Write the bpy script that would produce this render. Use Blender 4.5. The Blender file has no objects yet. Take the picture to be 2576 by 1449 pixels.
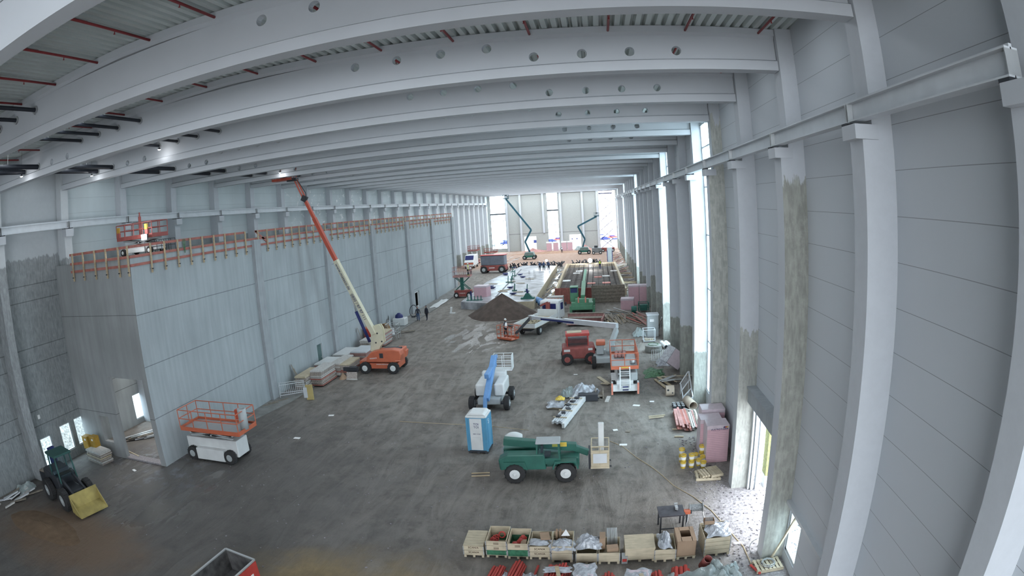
import bpy, bmesh, math, random
from mathutils import Vector, Matrix
random.seed(7)
C = bpy.context.scene.collection
PI = math.pi
R = math.radians
# ------------------------------------------------------------------ camera
CAMZ = 12.767
FPX, K1, K2, CX, CY = 1477.52, -0.04848, -0.00764, 1288.0, 724.5
YAW, PITCH, ROLL = -0.14992, 0.13418, -0.06087
_f = Vector((math.sin(YAW)*math.cos(PITCH), math.cos(YAW)*math.cos(PITCH), -math.sin(PITCH)))
_r0 = Vector((math.cos(YAW), -math.sin(YAW), 0)); _u0 = _r0.cross(_f)
_r = _r0*math.cos(ROLL) + _u0*math.sin(ROLL)
_u = _u0*math.cos(ROLL) - _r0*math.sin(ROLL)
cam = bpy.data.cameras.new('camera'); camo = bpy.data.objects.new('camera', cam); C.objects.link(camo)
m = Matrix.Identity(4)
for i in range(3):
    m[i][0] = _r[i]; m[i][1] = _u[i]; m[i][2] = -_f[i]
m[2][3] = CAMZ
camo.matrix_world = m
cam.type = 'PANO'
cam.panorama_type = 'FISHEYE_LENS_POLYNOMIAL'
cam.sensor_fit = 'HORIZONTAL'
cam.sensor_width = 36.0; cam.sensor_height = 36.0*1449/2576
cam.fisheye_fov = R(180)
cam.clip_end = 1000
# angle from axis as a polynomial of the image radius in mm
def _ang(rpx):
    th = rpx/FPX
    for _ in range(40):
        th -= (FPX*(th+K1*th**3+K2*th**5)-rpx)/(FPX*(1+3*K1*th**2+5*K2*th**4))
    return th
def _fitpoly():
    n = 60; mm = 36.0/2576
    A = [[0.0]*4 for _ in range(4)]; b = [0.0]*4
    for i in range(1, n+1):
        r = 1500.0*i/n; x = r*mm; t = _ang(r)
        v = [x/20, (x/20)**2, (x/20)**3, (x/20)**4]
        for a in range(4):
            b[a] += v[a]*t
            for c in range(4): A[a][c] += v[a]*v[c]
    for i in range(4):
        pv = max(range(i, 4), key=lambda q: abs(A[q][i])); A[i], A[pv] = A[pv], A[i]; b[i], b[pv] = b[pv], b[i]
        for j in range(i+1, 4):
            f = A[j][i]/A[i][i]; b[j] -= f*b[i]
            for c in range(i, 4): A[j][c] -= f*A[i][c]
    s = [0.0]*4
    for i in (3, 2, 1, 0):
        s[i] = (b[i]-sum(A[i][c]*s[c] for c in range(i+1, 4)))/A[i][i]
    return [s[i]/20**(i+1) for i in range(4)]
_k = _fitpoly()
cam.fisheye_polynomial_k0 = 0.0
cam.fisheye_polynomial_k1 = -_k[0]; cam.fisheye_polynomial_k2 = -_k[1]
cam.fisheye_polynomial_k3 = -_k[2]; cam.fisheye_polynomial_k4 = -_k[3]
sc = bpy.context.scene
sc.camera = camo
sc.view_settings.view_transform = 'Standard'; sc.view_settings.look = 'None'
sc.view_settings.gamma = 1; sc.view_settings.use_curve_mapping = False
sc.view_settings.exposure = 0.30
sc.cycles.max_bounces = 5; sc.cycles.diffuse_bounces = 4; sc.cycles.glossy_bounces = 2
sc.cycles.transmission_bounces = 4; sc.cycles.transparent_max_bounces = 8
sc.cycles.adaptive_threshold = .015; sc.cycles.sample_clamp_indirect = 6; sc.cycles.caustics_reflective = False; sc.cycles.caustics_refractive = False
# measuring a survey point: a spot of the photograph on a level z of the building
def ray(px, py):
    dx, dy = px-CX, CY-py; r = math.hypot(dx, dy); th = _ang(r)
    return _f*math.cos(th) + (_r*dx+_u*dy)*(math.sin(th)/max(r, 1e-9))
def G(px, py, z=0.0):
    d = ray(px, py); t = (z-CAMZ)/d.z
    return Vector((d.x*t, d.y*t, z))
# ------------------------------------------------------------------ sky and added fill lights
w = bpy.data.worlds.new('sky'); sc.world = w; w.use_nodes = True
bg = w.node_tree.nodes['Background']; bg.inputs[0].default_value = (0.86, 0.93, 1.0, 1); bg.inputs[1].default_value = 8.5
def area(name, loc, rot, sx, sy, power, col=(1, 1, 1)):
    l = bpy.data.lights.new(name, 'AREA'); l.shape = 'RECTANGLE'; l.size = sx; l.size_y = sy; l.energy = power; l.color = col
    o = bpy.data.objects.new(name, l); C.objects.link(o); o.location = loc; o.rotation_euler = rot; return o
def bulb(name, loc, power, col=(1, 1, 1), r=.15):
    l = bpy.data.lights.new(name, 'POINT'); l.energy = power; l.color = col; l.shadow_soft_size = r
    o = bpy.data.objects.new(name, l); C.objects.link(o); o.location = loc; return o
area('fill_light', (-28.3, 31, 11.6), (0, 0, 0), 6, 6, 900, (1, .97, .93))  # unseen fill light added to brighten the room inside the inner hall
# unseen fill lights added between the roof beams to brighten the hall
for k in (1, 2, 3):
    area('fill_light', (-12.75, 6*k+8.9, 18.05), (0, 0, 0), 36, 1.0, 420, (0.86, 0.94, 1.0))
for k in range(4, 28):
    area('fill_light', (-12.75, 6*k+8.9, 17.6), (0, 0, 0), 34, 1.6, 300*(1+(k/12)**2), (0.86, 0.94, 1.0))
# ------------------------------------------------------------------ mesh builder
class MB:
    def __init__(s): s.v = []; s.f = []; s.mi = []; s.T = None; s.cuts = []
    def add(s, vs, fs, m=0):
        o = len(s.v); s.cuts.append((o, len(s.f)))
        if s.T is not None: vs = [s.T @ Vector(v) for v in vs]
        s.v += [tuple(v) for v in vs]; s.f += [tuple(i+o for i in f) for f in fs]; s.mi += [m]*len(fs); return s
    def box(s, c, d, rz=0, m=0, rx=0, ry=0):
        hx, hy, hz = d[0]/2, d[1]/2, d[2]/2
        M = Matrix.Translation(c) @ Matrix.Rotation(rz, 4, 'Z') @ Matrix.Rotation(ry, 4, 'Y') @ Matrix.Rotation(rx, 4, 'X')
        vs = [M @ Vector((x, y, z)) for x in (-hx, hx) for y in (-hy, hy) for z in (-hz, hz)]
        return s.add(vs, [(0, 1, 3, 2), (4, 6, 7, 5), (0, 4, 5, 1), (2, 3, 7, 6), (0, 2, 6, 4), (1, 5, 7, 3)], m)
    def bx(s, x0, x1, y0, y1, z0, z1, m=0):
        return s.box(((x0+x1)/2, (y0+y1)/2, (z0+z1)/2), (abs(x1-x0), abs(y1-y0), abs(z1-z0)), m=m)
    def bar(s, p, q, w, h, m=0, up=(0, 0, 1), w2=None, h2=None):
        p, q = Vector(p), Vector(q); d = (q-p).normalized(); u = Vector(up)
        if abs(d.dot(u)) > .98: u = Vector((1, 0, 0)) if abs(d.x) < .9 else Vector((0, 1, 0))
        a = d.cross(u).normalized(); b = a.cross(d)
        w2 = w if w2 is None else w2; h2 = h if h2 is None else h2; vs = []
        for c, ww, hh in ((p, w, h), (q, w2, h2)):
            for x, y in ((-1, -1), (1, -1), (1, 1), (-1, 1)): vs.append(c+a*x*ww/2+b*y*hh/2)
        return s.add(vs, [(3, 2, 1, 0), (4, 5, 6, 7), (0, 1, 5, 4), (1, 2, 6, 5), (2, 3, 7, 6), (3, 0, 4, 7)], m)
    def tube(s, p, q, r, n=10, r2=None, m=0, caps=True, hollow=0):
        p, q = Vector(p), Vector(q); d = (q-p).normalized(); u = Vector((0, 0, 1)) if abs(d.z) < .9 else Vector((1, 0, 0))
        a = d.cross(u).normalized(); b = a.cross(d); r2 = r if r2 is None else r2
        ring = lambda c, rr: [c+a*math.cos(2*PI*i/n)*rr+b*math.sin(2*PI*i/n)*rr for i in range(n)]
        if hollow:
            vs = ring(p, r)+ring(q, r2)+ring(p, r-hollow)+ring(q, r2-hollow); fs = []
            for i in range(n):
                j = (i+1) % n
                fs += [(i, j, n+j, n+i), (2*n+j, 2*n+i, 3*n+i, 3*n+j), (j, i, 2*n+i, 2*n+j), (n+i, n+j, 3*n+j, 3*n+i)]
            return s.add(vs, fs, m)
        vs = ring(p, r)+ring(q, r2); fs = [(i, (i+1) % n, n+(i+1) % n, n+i) for i in range(n)]
        if caps: fs += [tuple(range(n-1, -1, -1)), tuple(range(n, 2*n))]
        return s.add(vs, fs, m)
    def path(s, pts, r, n=6, m=0):
        for a, b in zip(pts, pts[1:]):
            if (Vector(a)-Vector(b)).length > 1e-4: s.tube(a, b, r, n, m=m)
        return s
    def lathe(s, prof, c=(0, 0, 0), n=16, m=0, axis='Z'):
        M = Matrix.Translation(c)
        if axis == 'Y': M = M @ Matrix.Rotation(PI/2, 4, 'X')
        if axis == 'X': M = M @ Matrix.Rotation(PI/2, 4, 'Y')
        vs = []; fs = []
        for (r, z) in prof:
            for i in range(n): vs.append(M @ Vector((r*math.cos(2*PI*i/n), r*math.sin(2*PI*i/n), z)))
        for k in range(len(prof)-1):
            for i in range(n):
                j = (i+1) % n; fs.append((k*n+i, k*n+j, (k+1)*n+j, (k+1)*n+i))
        fs.append(tuple(range(n-1, -1, -1))); fs.append(tuple((len(prof)-1)*n+i for i in range(n)))
        return s.add(vs, fs, m)
    def prism(s, poly, a, b, plane='XZ', m=0):
        n = len(poly)
        f = {'XZ': lambda u, v, w: (u, w, v), 'YZ': lambda u, v, w: (w, u, v), 'XY': lambda u, v, w: (u, v, w)}[plane]
        vs = [f(u, v, a) for u, v in poly]+[f(u, v, b) for u, v in poly]
        return s.add(vs, [tuple(range(n-1, -1, -1)), tuple(range(n, 2*n))]+[(i, (i+1) % n, n+(i+1) % n, n+i) for i in range(n)], m)
    def sheet(s, fn, nu, nv, m=0):
        vs = [fn(i/nu, j/nv) for j in range(nv+1) for i in range(nu+1)]
        return s.add(vs, [(j*(nu+1)+i, j*(nu+1)+i+1, (j+1)*(nu+1)+i+1, (j+1)*(nu+1)+i) for j in range(nv) for i in range(nu)], m)
    def build(s, name, mats, parent=None, bevel=0, smooth=False, solid=0, recalc=True):
        me = bpy.data.meshes.new(name); me.from_pydata(s.v, [], s.f)
        mats = mats if isinstance(mats, (list, tuple)) else [mats]
        for x in mats: me.materials.append(x)
        if len(mats) > 1: me.polygons.foreach_set('material_index', s.mi)
        if recalc:
            b = bmesh.new(); b.from_mesh(me); bmesh.ops.recalc_face_normals(b, faces=b.faces); b.to_mesh(me); b.free()
        if smooth: me.polygons.foreach_set('use_smooth', [True]*len(me.polygons))
        o = bpy.data.objects.new(name, me); C.objects.link(o)
        if parent is not None: o.parent = parent
        if bevel:
            md = o.modifiers.new('bevel', 'BEVEL'); md.width = bevel; md.segments = 2; md.limit_method = 'ANGLE'; md.angle_limit = R(40)
        if solid:
            md = o.modifiers.new('solid', 'SOLIDIFY'); md.thickness = solid
        return o
def tag(o, label, cat, group=None, kind=None):
    o['label'] = label; o['category'] = cat
    if group: o['group'] = group
    if kind: o['kind'] = kind
    return o
def thing(name, label, cat, loc=(0, 0, 0), rz=0, group=None):
    o = bpy.data.objects.new(name, None); C.objects.link(o); o.location = loc; o.rotation_euler = (0, 0, rz); o.empty_display_size = .2
    return tag(o, label, cat, group)
def struct(o): o['kind'] = 'structure'; return o
def clone(o, loc=None, rz=None, label=None, group=None, parent=None):
    c = o.copy(); C.objects.link(c)
    if parent is not None: c.parent = parent
    if loc is not None: c.location = loc
    if rz is not None: c.rotation_euler = (c.rotation_euler[0], c.rotation_euler[1], rz)
    if label: c['label'] = label
    if group: c['group'] = group
    for ch in list(o.children): clone(ch, parent=c)
    return c
def text(body, size, mat, parent, M, name='lettering', depth=.004, bold=0.0, align='CENTER'):
    cu = bpy.data.curves.new(name, 'FONT'); cu.body = body; cu.size = size; cu.extrude = depth; cu.align_x = align; cu.align_y = 'CENTER'
    t = bpy.data.objects.new(name, cu); C.objects.link(t)
    bpy.context.view_layer.update()
    me = bpy.data.meshes.new_from_object(t.evaluated_get(bpy.context.evaluated_depsgraph_get()))
    bpy.data.objects.remove(t); me.materials.clear(); me.materials.append(mat)
    for p_ in me.polygons: p_.material_index = 0
    o = bpy.data.objects.new(name, me); C.objects.link(o); o.parent = parent; o.matrix_local = M; return o
def frame_M(origin, xdir, ydir):
    x = Vector(xdir).normalized(); y = Vector(ydir); y = (y-x*y.dot(x)).normalized(); z = x.cross(y); M = Matrix.Identity(4)
    for i in range(3): M[i][0] = x[i]; M[i][1] = y[i]; M[i][2] = z[i]; M[i][3] = origin[i]
    return M
# ------------------------------------------------------------------ materials
def N(nt, t, **kw):
    n = nt.nodes.new(t)
    for k, v in kw.items(): setattr(n, k, v)
    return n
def rgba(c): return (c[0], c[1], c[2], 1)
def mk(name, col, rough=.6, metal=0.0, var=.12, vs=1.5, streak=0.0, sscale=(6, 6, .35), bump=0.0, bs=20, col2=None, emit=None, detail=6, coord='Object', spec=.4):
    mt = bpy.data.materials.new(name); mt.use_nodes = True; nt = mt.node_tree; b = nt.nodes['Principled BSDF']
    b.inputs['Roughness'].default_value = rough; b.inputs['Metallic'].default_value = metal; b.inputs['Specular IOR Level'].default_value = spec
    tc = N(nt, 'ShaderNodeTexCoord'); no = N(nt, 'ShaderNodeTexNoise'); no.inputs['Scale'].default_value = vs; no.inputs['Detail'].default_value = detail
    nt.links.new(tc.outputs[coord], no.inputs['Vector'])
    rp = N(nt, 'ShaderNodeValToRGB'); rp.color_ramp.elements[0].position = .3; rp.color_ramp.elements[1].position = .7
    c2 = col2 if col2 else tuple(x*(1-2*var) for x in col)
    rp.color_ramp.elements[0].color = rgba(c2); rp.color_ramp.elements[1].color = rgba(col)
    nt.links.new(no.outputs['Fac'], rp.inputs['Fac']); out = rp.outputs['Color']
    if streak:
        mp = N(nt, 'ShaderNodeMapping'); mp.inputs['Scale'].default_value = sscale; nt.links.new(tc.outputs[coord], mp.inputs['Vector'])
        n2 = N(nt, 'ShaderNodeTexNoise'); n2.inputs['Scale'].default_value = 1.0; n2.inputs['Detail'].default_value = 5; nt.links.new(mp.outputs['Vector'], n2.inputs['Vector'])
        r2 = N(nt, 'ShaderNodeMapRange'); r2.inputs['From Min'].default_value = .35; r2.inputs['From Max'].default_value = .65; r2.inputs['To Min'].default_value = 1-streak; r2.inputs['To Max'].default_value = 1
        nt.links.new(n2.outputs['Fac'], r2.inputs['Value'])
        mx = N(nt, 'ShaderNodeMix', data_type='RGBA', blend_type='MULTIPLY'); mx.inputs['Factor'].default_value = 1
        nt.links.new(out, mx.inputs['A']); nt.links.new(r2.outputs['Result'], mx.inputs['B']); out = mx.outputs['Result']
    nt.links.new(out, b.inputs['Base Color'])
    if bump:
        n3 = N(nt, 'ShaderNodeTexNoise'); n3.inputs['Scale'].default_value = bs; n3.inputs['Detail'].default_value = 5; nt.links.new(tc.outputs[coord], n3.inputs['Vector'])
        bp = N(nt, 'ShaderNodeBump'); bp.inputs['Strength'].default_value = bump; bp.inputs['Distance'].default_value = .05
        nt.links.new(n3.outputs['Fac'], bp.inputs['Height']); nt.links.new(bp.outputs['Normal'], b.inputs['Normal'])
    if emit:
        b.inputs['Emission Color'].default_value = rgba(emit[0]); b.inputs['Emission Strength'].default_value = emit[1]
    mt['out'] = 0
    return mt
def mathn(nt, op, a, b=None, clamp=False):
    n = N(nt, 'ShaderNodeMath', operation=op); n.use_clamp = clamp
    for i, x in enumerate((a, b)):
        if x is None: continue
        if isinstance(x, (int, float)): n.inputs[i].default_value = x
        else: nt.links.new(x, n.inputs[i])
    return n.outputs[0]
def mixc(nt, f, a, b, mode='MIX'):
    n = N(nt, 'ShaderNodeMix', data_type='RGBA', blend_type=mode)
    for k, x in (('Factor', f), ('A', a), ('B', b)):
        if isinstance(x, (int, float)): n.inputs[k].default_value = x
        elif isinstance(x, tuple): n.inputs[k].default_value = rgba(x)
        else: nt.links.new(x, n.inputs[k])
    return n.outputs['Result']
def noise(nt, vec, scale, detail=4, rough=.5, dist=0):
    n = N(nt, 'ShaderNodeTexNoise'); n.inputs['Scale'].default_value = scale; n.inputs['Detail'].default_value = detail; n.inputs['Roughness'].default_value = rough; n.inputs['Distortion'].default_value = dist
    nt.links.new(vec, n.inputs['Vector']); return n.outputs['Fac']
def rng(nt, v, a, b, c=0.0, d=1.0, smooth=True):
    n = N(nt, 'ShaderNodeMapRange'); n.interpolation_type = 'SMOOTHSTEP' if smooth else 'LINEAR'
    for i, x in enumerate((a, b, c, d)): n.inputs[i+1].default_value = x
    nt.links.new(v, n.inputs['Value']); return n.outputs['Result']
def joints(mt, lines=None, period=None, off=0.0, width=.03, dark=.45, axis='Z', span=None):
    """thin dark joint lines across a surface, at given heights or at a regular pitch"""
    nt = mt.node_tree; b = nt.nodes['Principled BSDF']; src = b.inputs['Base Color'].links[0].from_socket
    tc = N(nt, 'ShaderNodeTexCoord'); sp = N(nt, 'ShaderNodeSeparateXYZ'); nt.links.new(tc.outputs['Object'], sp.inputs[0]); z = sp.outputs[axis]
    acc = None
    if period:
        fr = mathn(nt, 'PINGPONG', mathn(nt, 'SUBTRACT', z, off), period/2); acc = mathn(nt, 'LESS_THAN', fr, width/2)
    else:
        for l in lines:
            t = mathn(nt, 'LESS_THAN', mathn(nt, 'ABSOLUTE', mathn(nt, 'SUBTRACT', z, l)), width/2)
            acc = t if acc is None else mathn(nt, 'MAXIMUM', acc, t)
    res = mixc(nt, mathn(nt, 'MULTIPLY', acc, 1-dark), src, (0.02, 0.02, 0.025)); nt.links.new(res, b.inputs['Base Color'])
    bp = N(nt, 'ShaderNodeBump'); bp.inputs['Strength'].default_value = .6; bp.inputs['Distance'].default_value = .02; bp.invert = True
    nt.links.new(acc, bp.inputs['Height'])
    if not b.inputs['Normal'].is_linked: nt.links.new(bp.outputs['Normal'], b.inputs['Normal'])
    return mt
def paintline(name, z0, paint=(.60, .63, .66), raw=(.33, .33, .31), above=True, jag=1.2):
    """concrete painted down to a ragged edge, bare and streaked below it"""
    mt = bpy.data.materials.new(name); mt.use_nodes = True; nt = mt.node_tree; b = nt.nodes['Principled BSDF']; b.inputs['Roughness'].default_value = .75
    tc = N(nt, 'ShaderNodeTexCoord'); sp = N(nt, 'ShaderNodeSeparateXYZ'); nt.links.new(tc.outputs['Object'], sp.inputs[0])
    mp = N(nt, 'ShaderNodeMapping'); mp.inputs['Scale'].default_value = (3.2, 3.2, .6); nt.links.new(tc.outputs['Object'], mp.inputs['Vector'])
    n1 = noise(nt, mp.outputs['Vector'], 1.0, 5, .6); n2 = noise(nt, tc.outputs['Object'], 3.0, 8, .7); n3 = noise(nt, mp.outputs['Vector'], 3.0, 5, .6)
    z = mathn(nt, 'ADD', sp.outputs['Z'], mathn(nt, 'MULTIPLY', mathn(nt, 'SUBTRACT', n1, .5), jag*2.2)); f = rng(nt, z, z0-.06, z0+.06)
    rawc = mixc(nt, rng(nt, n3, .3, .7), tuple(x*.68 for x in raw), raw)
    rawc = mixc(nt, rng(nt, n2, .45, .75, 0, .5), rawc, tuple(x*1.3 for x in raw))
    pc = mixc(nt, rng(nt, n2, .3, .7), tuple(x*.95 for x in paint), paint)
    nt.links.new(mixc(nt, f, rawc, pc), b.inputs['Base Color']); return mt
PAINT = (.53, .555, .59)
M = dict(
 paint=mk('white painted concrete', PAINT, .7, var=.03, vs=.6),
 panel=joints(mk('grey sandwich panel', (.56, .59, .625), .55, var=.025, vs=.2), period=1.0, off=.4, width=.014, dark=.45),
 leftpanel=mk('pale wall panel', (.56, .61, .64), .6, var=.04, vs=.3, streak=.06, sscale=(.3, 1.2, .1)),
 box=joints(mk('streaked grey concrete', (.41, .455, .475), .8, var=.07, vs=.35, streak=.13, sscale=(3, 3, .22), bump=.1, bs=8), lines=[2.95, 5.98, 8.92], width=.045),
 dark=joints(mk('dark stained concrete', (.34, .37, .38), .85, var=.10, vs=.5, streak=.22, sscale=(1.5, 1.5, .18), bump=.1, bs=6), lines=[2.92, 3.88, 6.63, 7.6, 10.38, 11.33], width=.05),
 raw=mk('bare concrete', (.33, .34, .32), .85, var=.13, vs=2.5, streak=.25, sscale=(7, 7, .5), bump=.15, bs=15),
 pil=mk('grey concrete post', (.38, .41, .43), .8, var=.08, vs=1.2, streak=.12, sscale=(5, 5, .3)),
 deck=mk('galvanised roof sheet', (.62, .68, .67), .5, .1, var=.05, vs=.8),
 farwall=joints(mk('exposed aggregate wall', (.44, .455, .44), .9, var=.10, vs=9, bump=.2, bs=12), lines=[5.1], width=.16),
 steel=mk('galvanised steel', (.50, .52, .53), .4, .55, var=.06, vs=2),
 lsteel=mk('light painted steel', (.62, .65, .68), .45, .2, var=.05, vs=2),
 dsteel=mk('dark steel', (.06, .065, .075), .5, .4, var=.1),
 black=mk('black pipe insulation', (.018, .022, .032), .5, var=.1),
 rubber=mk('tyre rubber', (.035, .035, .037), .85, var=.15, vs=6, bump=.2, bs=30),
 redpipe=mk('red sprinkler pipe', (.36, .045, .05), .4, .1, var=.06),
 red=mk('red paint', (.50, .06, .05), .45, var=.1, vs=3),
 dred=mk('faded dark red paint', (.33, .09, .08), .6, var=.15, vs=3),
 orange=mk('orange machine paint', (.56, .15, .08), .4, var=.08, vs=2),
 rorange=mk('red orange boom paint', (.52, .10, .06), .4, var=.08, vs=2),
 cream=mk('cream machine paint', (.66, .63, .48), .4, var=.06, vs=2),
 white=mk('white machine paint', (.70, .72, .72), .4, var=.06, vs=2),
 wgrey=mk('grey plastic hood', (.40, .43, .44), .5, var=.06, vs=2),
 green=mk('green machine paint', (.03, .135, .105), .45, var=.12, vs=2),
 lgreen=mk('light green machine paint', (.11, .30, .18), .45, var=.1, vs=2),
 dgreen=mk('dark green steel', (.03, .16, .13), .5, var=.15, vs=3),
 teal=mk('teal boom paint', (.02, .10, .14), .5, var=.1, vs=2),
 navy=mk('dark blue steel', (.02, .03, .14), .5, var=.1, vs=2),
 blue=mk('blue machine paint', (.16, .33, .62), .45, var=.08, vs=2),
 toilet=mk('blue cabin plastic', (.10, .32, .50), .45, var=.08, vs=1.5),
 yellow=mk('yellow plastic', (.72, .52, .09), .45, var=.1, vs=6),
 amber=mk('yellow brown card', (.45, .27, .04), .6, var=.12, vs=4),
 wood=mk('pale pine wood', (.56, .45, .30), .75, var=.12, vs=2, streak=.2, sscale=(2, 14, 14)),
 ply=mk('pale pine boards', (.60, .52, .38), .75, var=.10, vs=3, streak=.18, sscale=(2, 10, 16)),
 owood=mk('weathered grey wood', (.34, .30, .25), .85, var=.2, vs=4, streak=.25, sscale=(9, 9, 9)),
 rwood=mk('red stained board', (.44, .17, .14), .75, var=.16, vs=3),
 pwood=mk('faded pink red board', (.50, .27, .25), .8, var=.16, vs=4),
 gboard=mk('grey formwork board', (.60, .59, .57), .8, var=.14, vs=7, bump=.1),
 bboard=mk('pale brown formwork edge', (.50, .44, .40), .85, var=.25, vs=9),
 card=mk('brown cardboard', (.36, .25, .17), .8, var=.06, vs=3),
 pink=joints(mk('pink insulation boards', (.66, .42, .47), .6, var=.05, vs=3), period=.10, width=.016, dark=.75),
 pinkfilm=mk('pinkish white wrapping', (.62, .53, .58), .35, var=.07, vs=5, bump=.2, bs=6),
 foil=mk('clear plastic sheet', (.50, .53, .58), .22, var=.25, vs=5, bump=.5, bs=7, spec=.6),
 tarp=mk('grey green tarpaulin', (.36, .42, .42), .45, var=.15, vs=3, bump=.5, bs=4),
 soil=mk('brown earth', (.115, .088, .075), .95, var=.2, vs=1.5, bump=.8, bs=5, detail=10),
 sand=mk('damp yellow sand', (.20, .145, .075), .95, var=.22, vs=1.8, bump=.6, bs=6, detail=9),
 glass=None,
 lamp=mk('lit lamp face', (1, 1, 1), .5, var=0, emit=((.95, .97, 1), 60)),
 refl=mk('red white reflector', (.75, .28, .20), .4, var=.1, vs=8),
 skin=mk('skin', (.50, .32, .25), .6, var=.05),
 hivis=mk('yellow hi-vis cloth', (.62, .75, .10), .8, var=.08),
 blackcloth=mk('dark work cloth', (.035, .04, .055), .9, var=.15),
 bluecloth=mk('blue work cloth', (.05, .09, .18), .9, var=.15),
 helmet=mk('white helmet shell', (.75, .75, .75), .35, var=.02),
 bar=mk('rusty reinforcing steel', (.13, .115, .115), .6, .3, var=.2, vs=4),
 slab=mk('wet pale concrete slab', (.52, .54, .58), .30, var=.40, vs=.7, detail=10, bump=.25, bs=2),  # wet slab, its white reflections put into the strong colour mottling
 gravel=mk('grey gravel', (.33, .31, .33), .9, var=.2, vs=12, bump=.8, bs=14, detail=8),
 snow=mk('pale outdoor ground', (.62, .60, .58), .9, var=.12, vs=.3),
 mgreen=mk('mossy green board', (.05, .20, .11), .7, var=.25, vs=8),
 leaf=mk('green plastic scraps', (.12, .26, .14), .6, var=.3, vs=9),
 black2=mk('black lettering', (.01, .01, .02), .5, var=0),
 navytxt=mk('dark blue lettering', (.02, .03, .12), .5, var=0),
 whitetxt=mk('white lettering', (.8, .8, .8), .5, var=0),
 browntxt=mk('burnt brown lettering', (.06, .03, .02), .8, var=0),
)
def glassmat():
    mt = bpy.data.materials.new('window glass'); mt.use_nodes = True; nt = mt.node_tree; nt.nodes.remove(nt.nodes['Principled BSDF'])
    o = nt.nodes['Material Output']; t = N(nt, 'ShaderNodeBsdfTransparent'); t.inputs[0].default_value = (.86, .95, .98, 1)
    g = N(nt, 'ShaderNodeBsdfGlossy'); g.inputs['Roughness'].default_value = .05; fr = N(nt, 'ShaderNodeValue'); fr.outputs[0].default_value = .05
    mx = N(nt, 'ShaderNodeMixShader'); nt.links.new(fr.outputs[0], mx.inputs[0]); nt.links.new(t.outputs[0], mx.inputs[1]); nt.links.new(g.outputs[0], mx.inputs[2]); nt.links.new(mx.outputs[0], o.inputs['Surface']); return mt
M['glass'] = glassmat()
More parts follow.
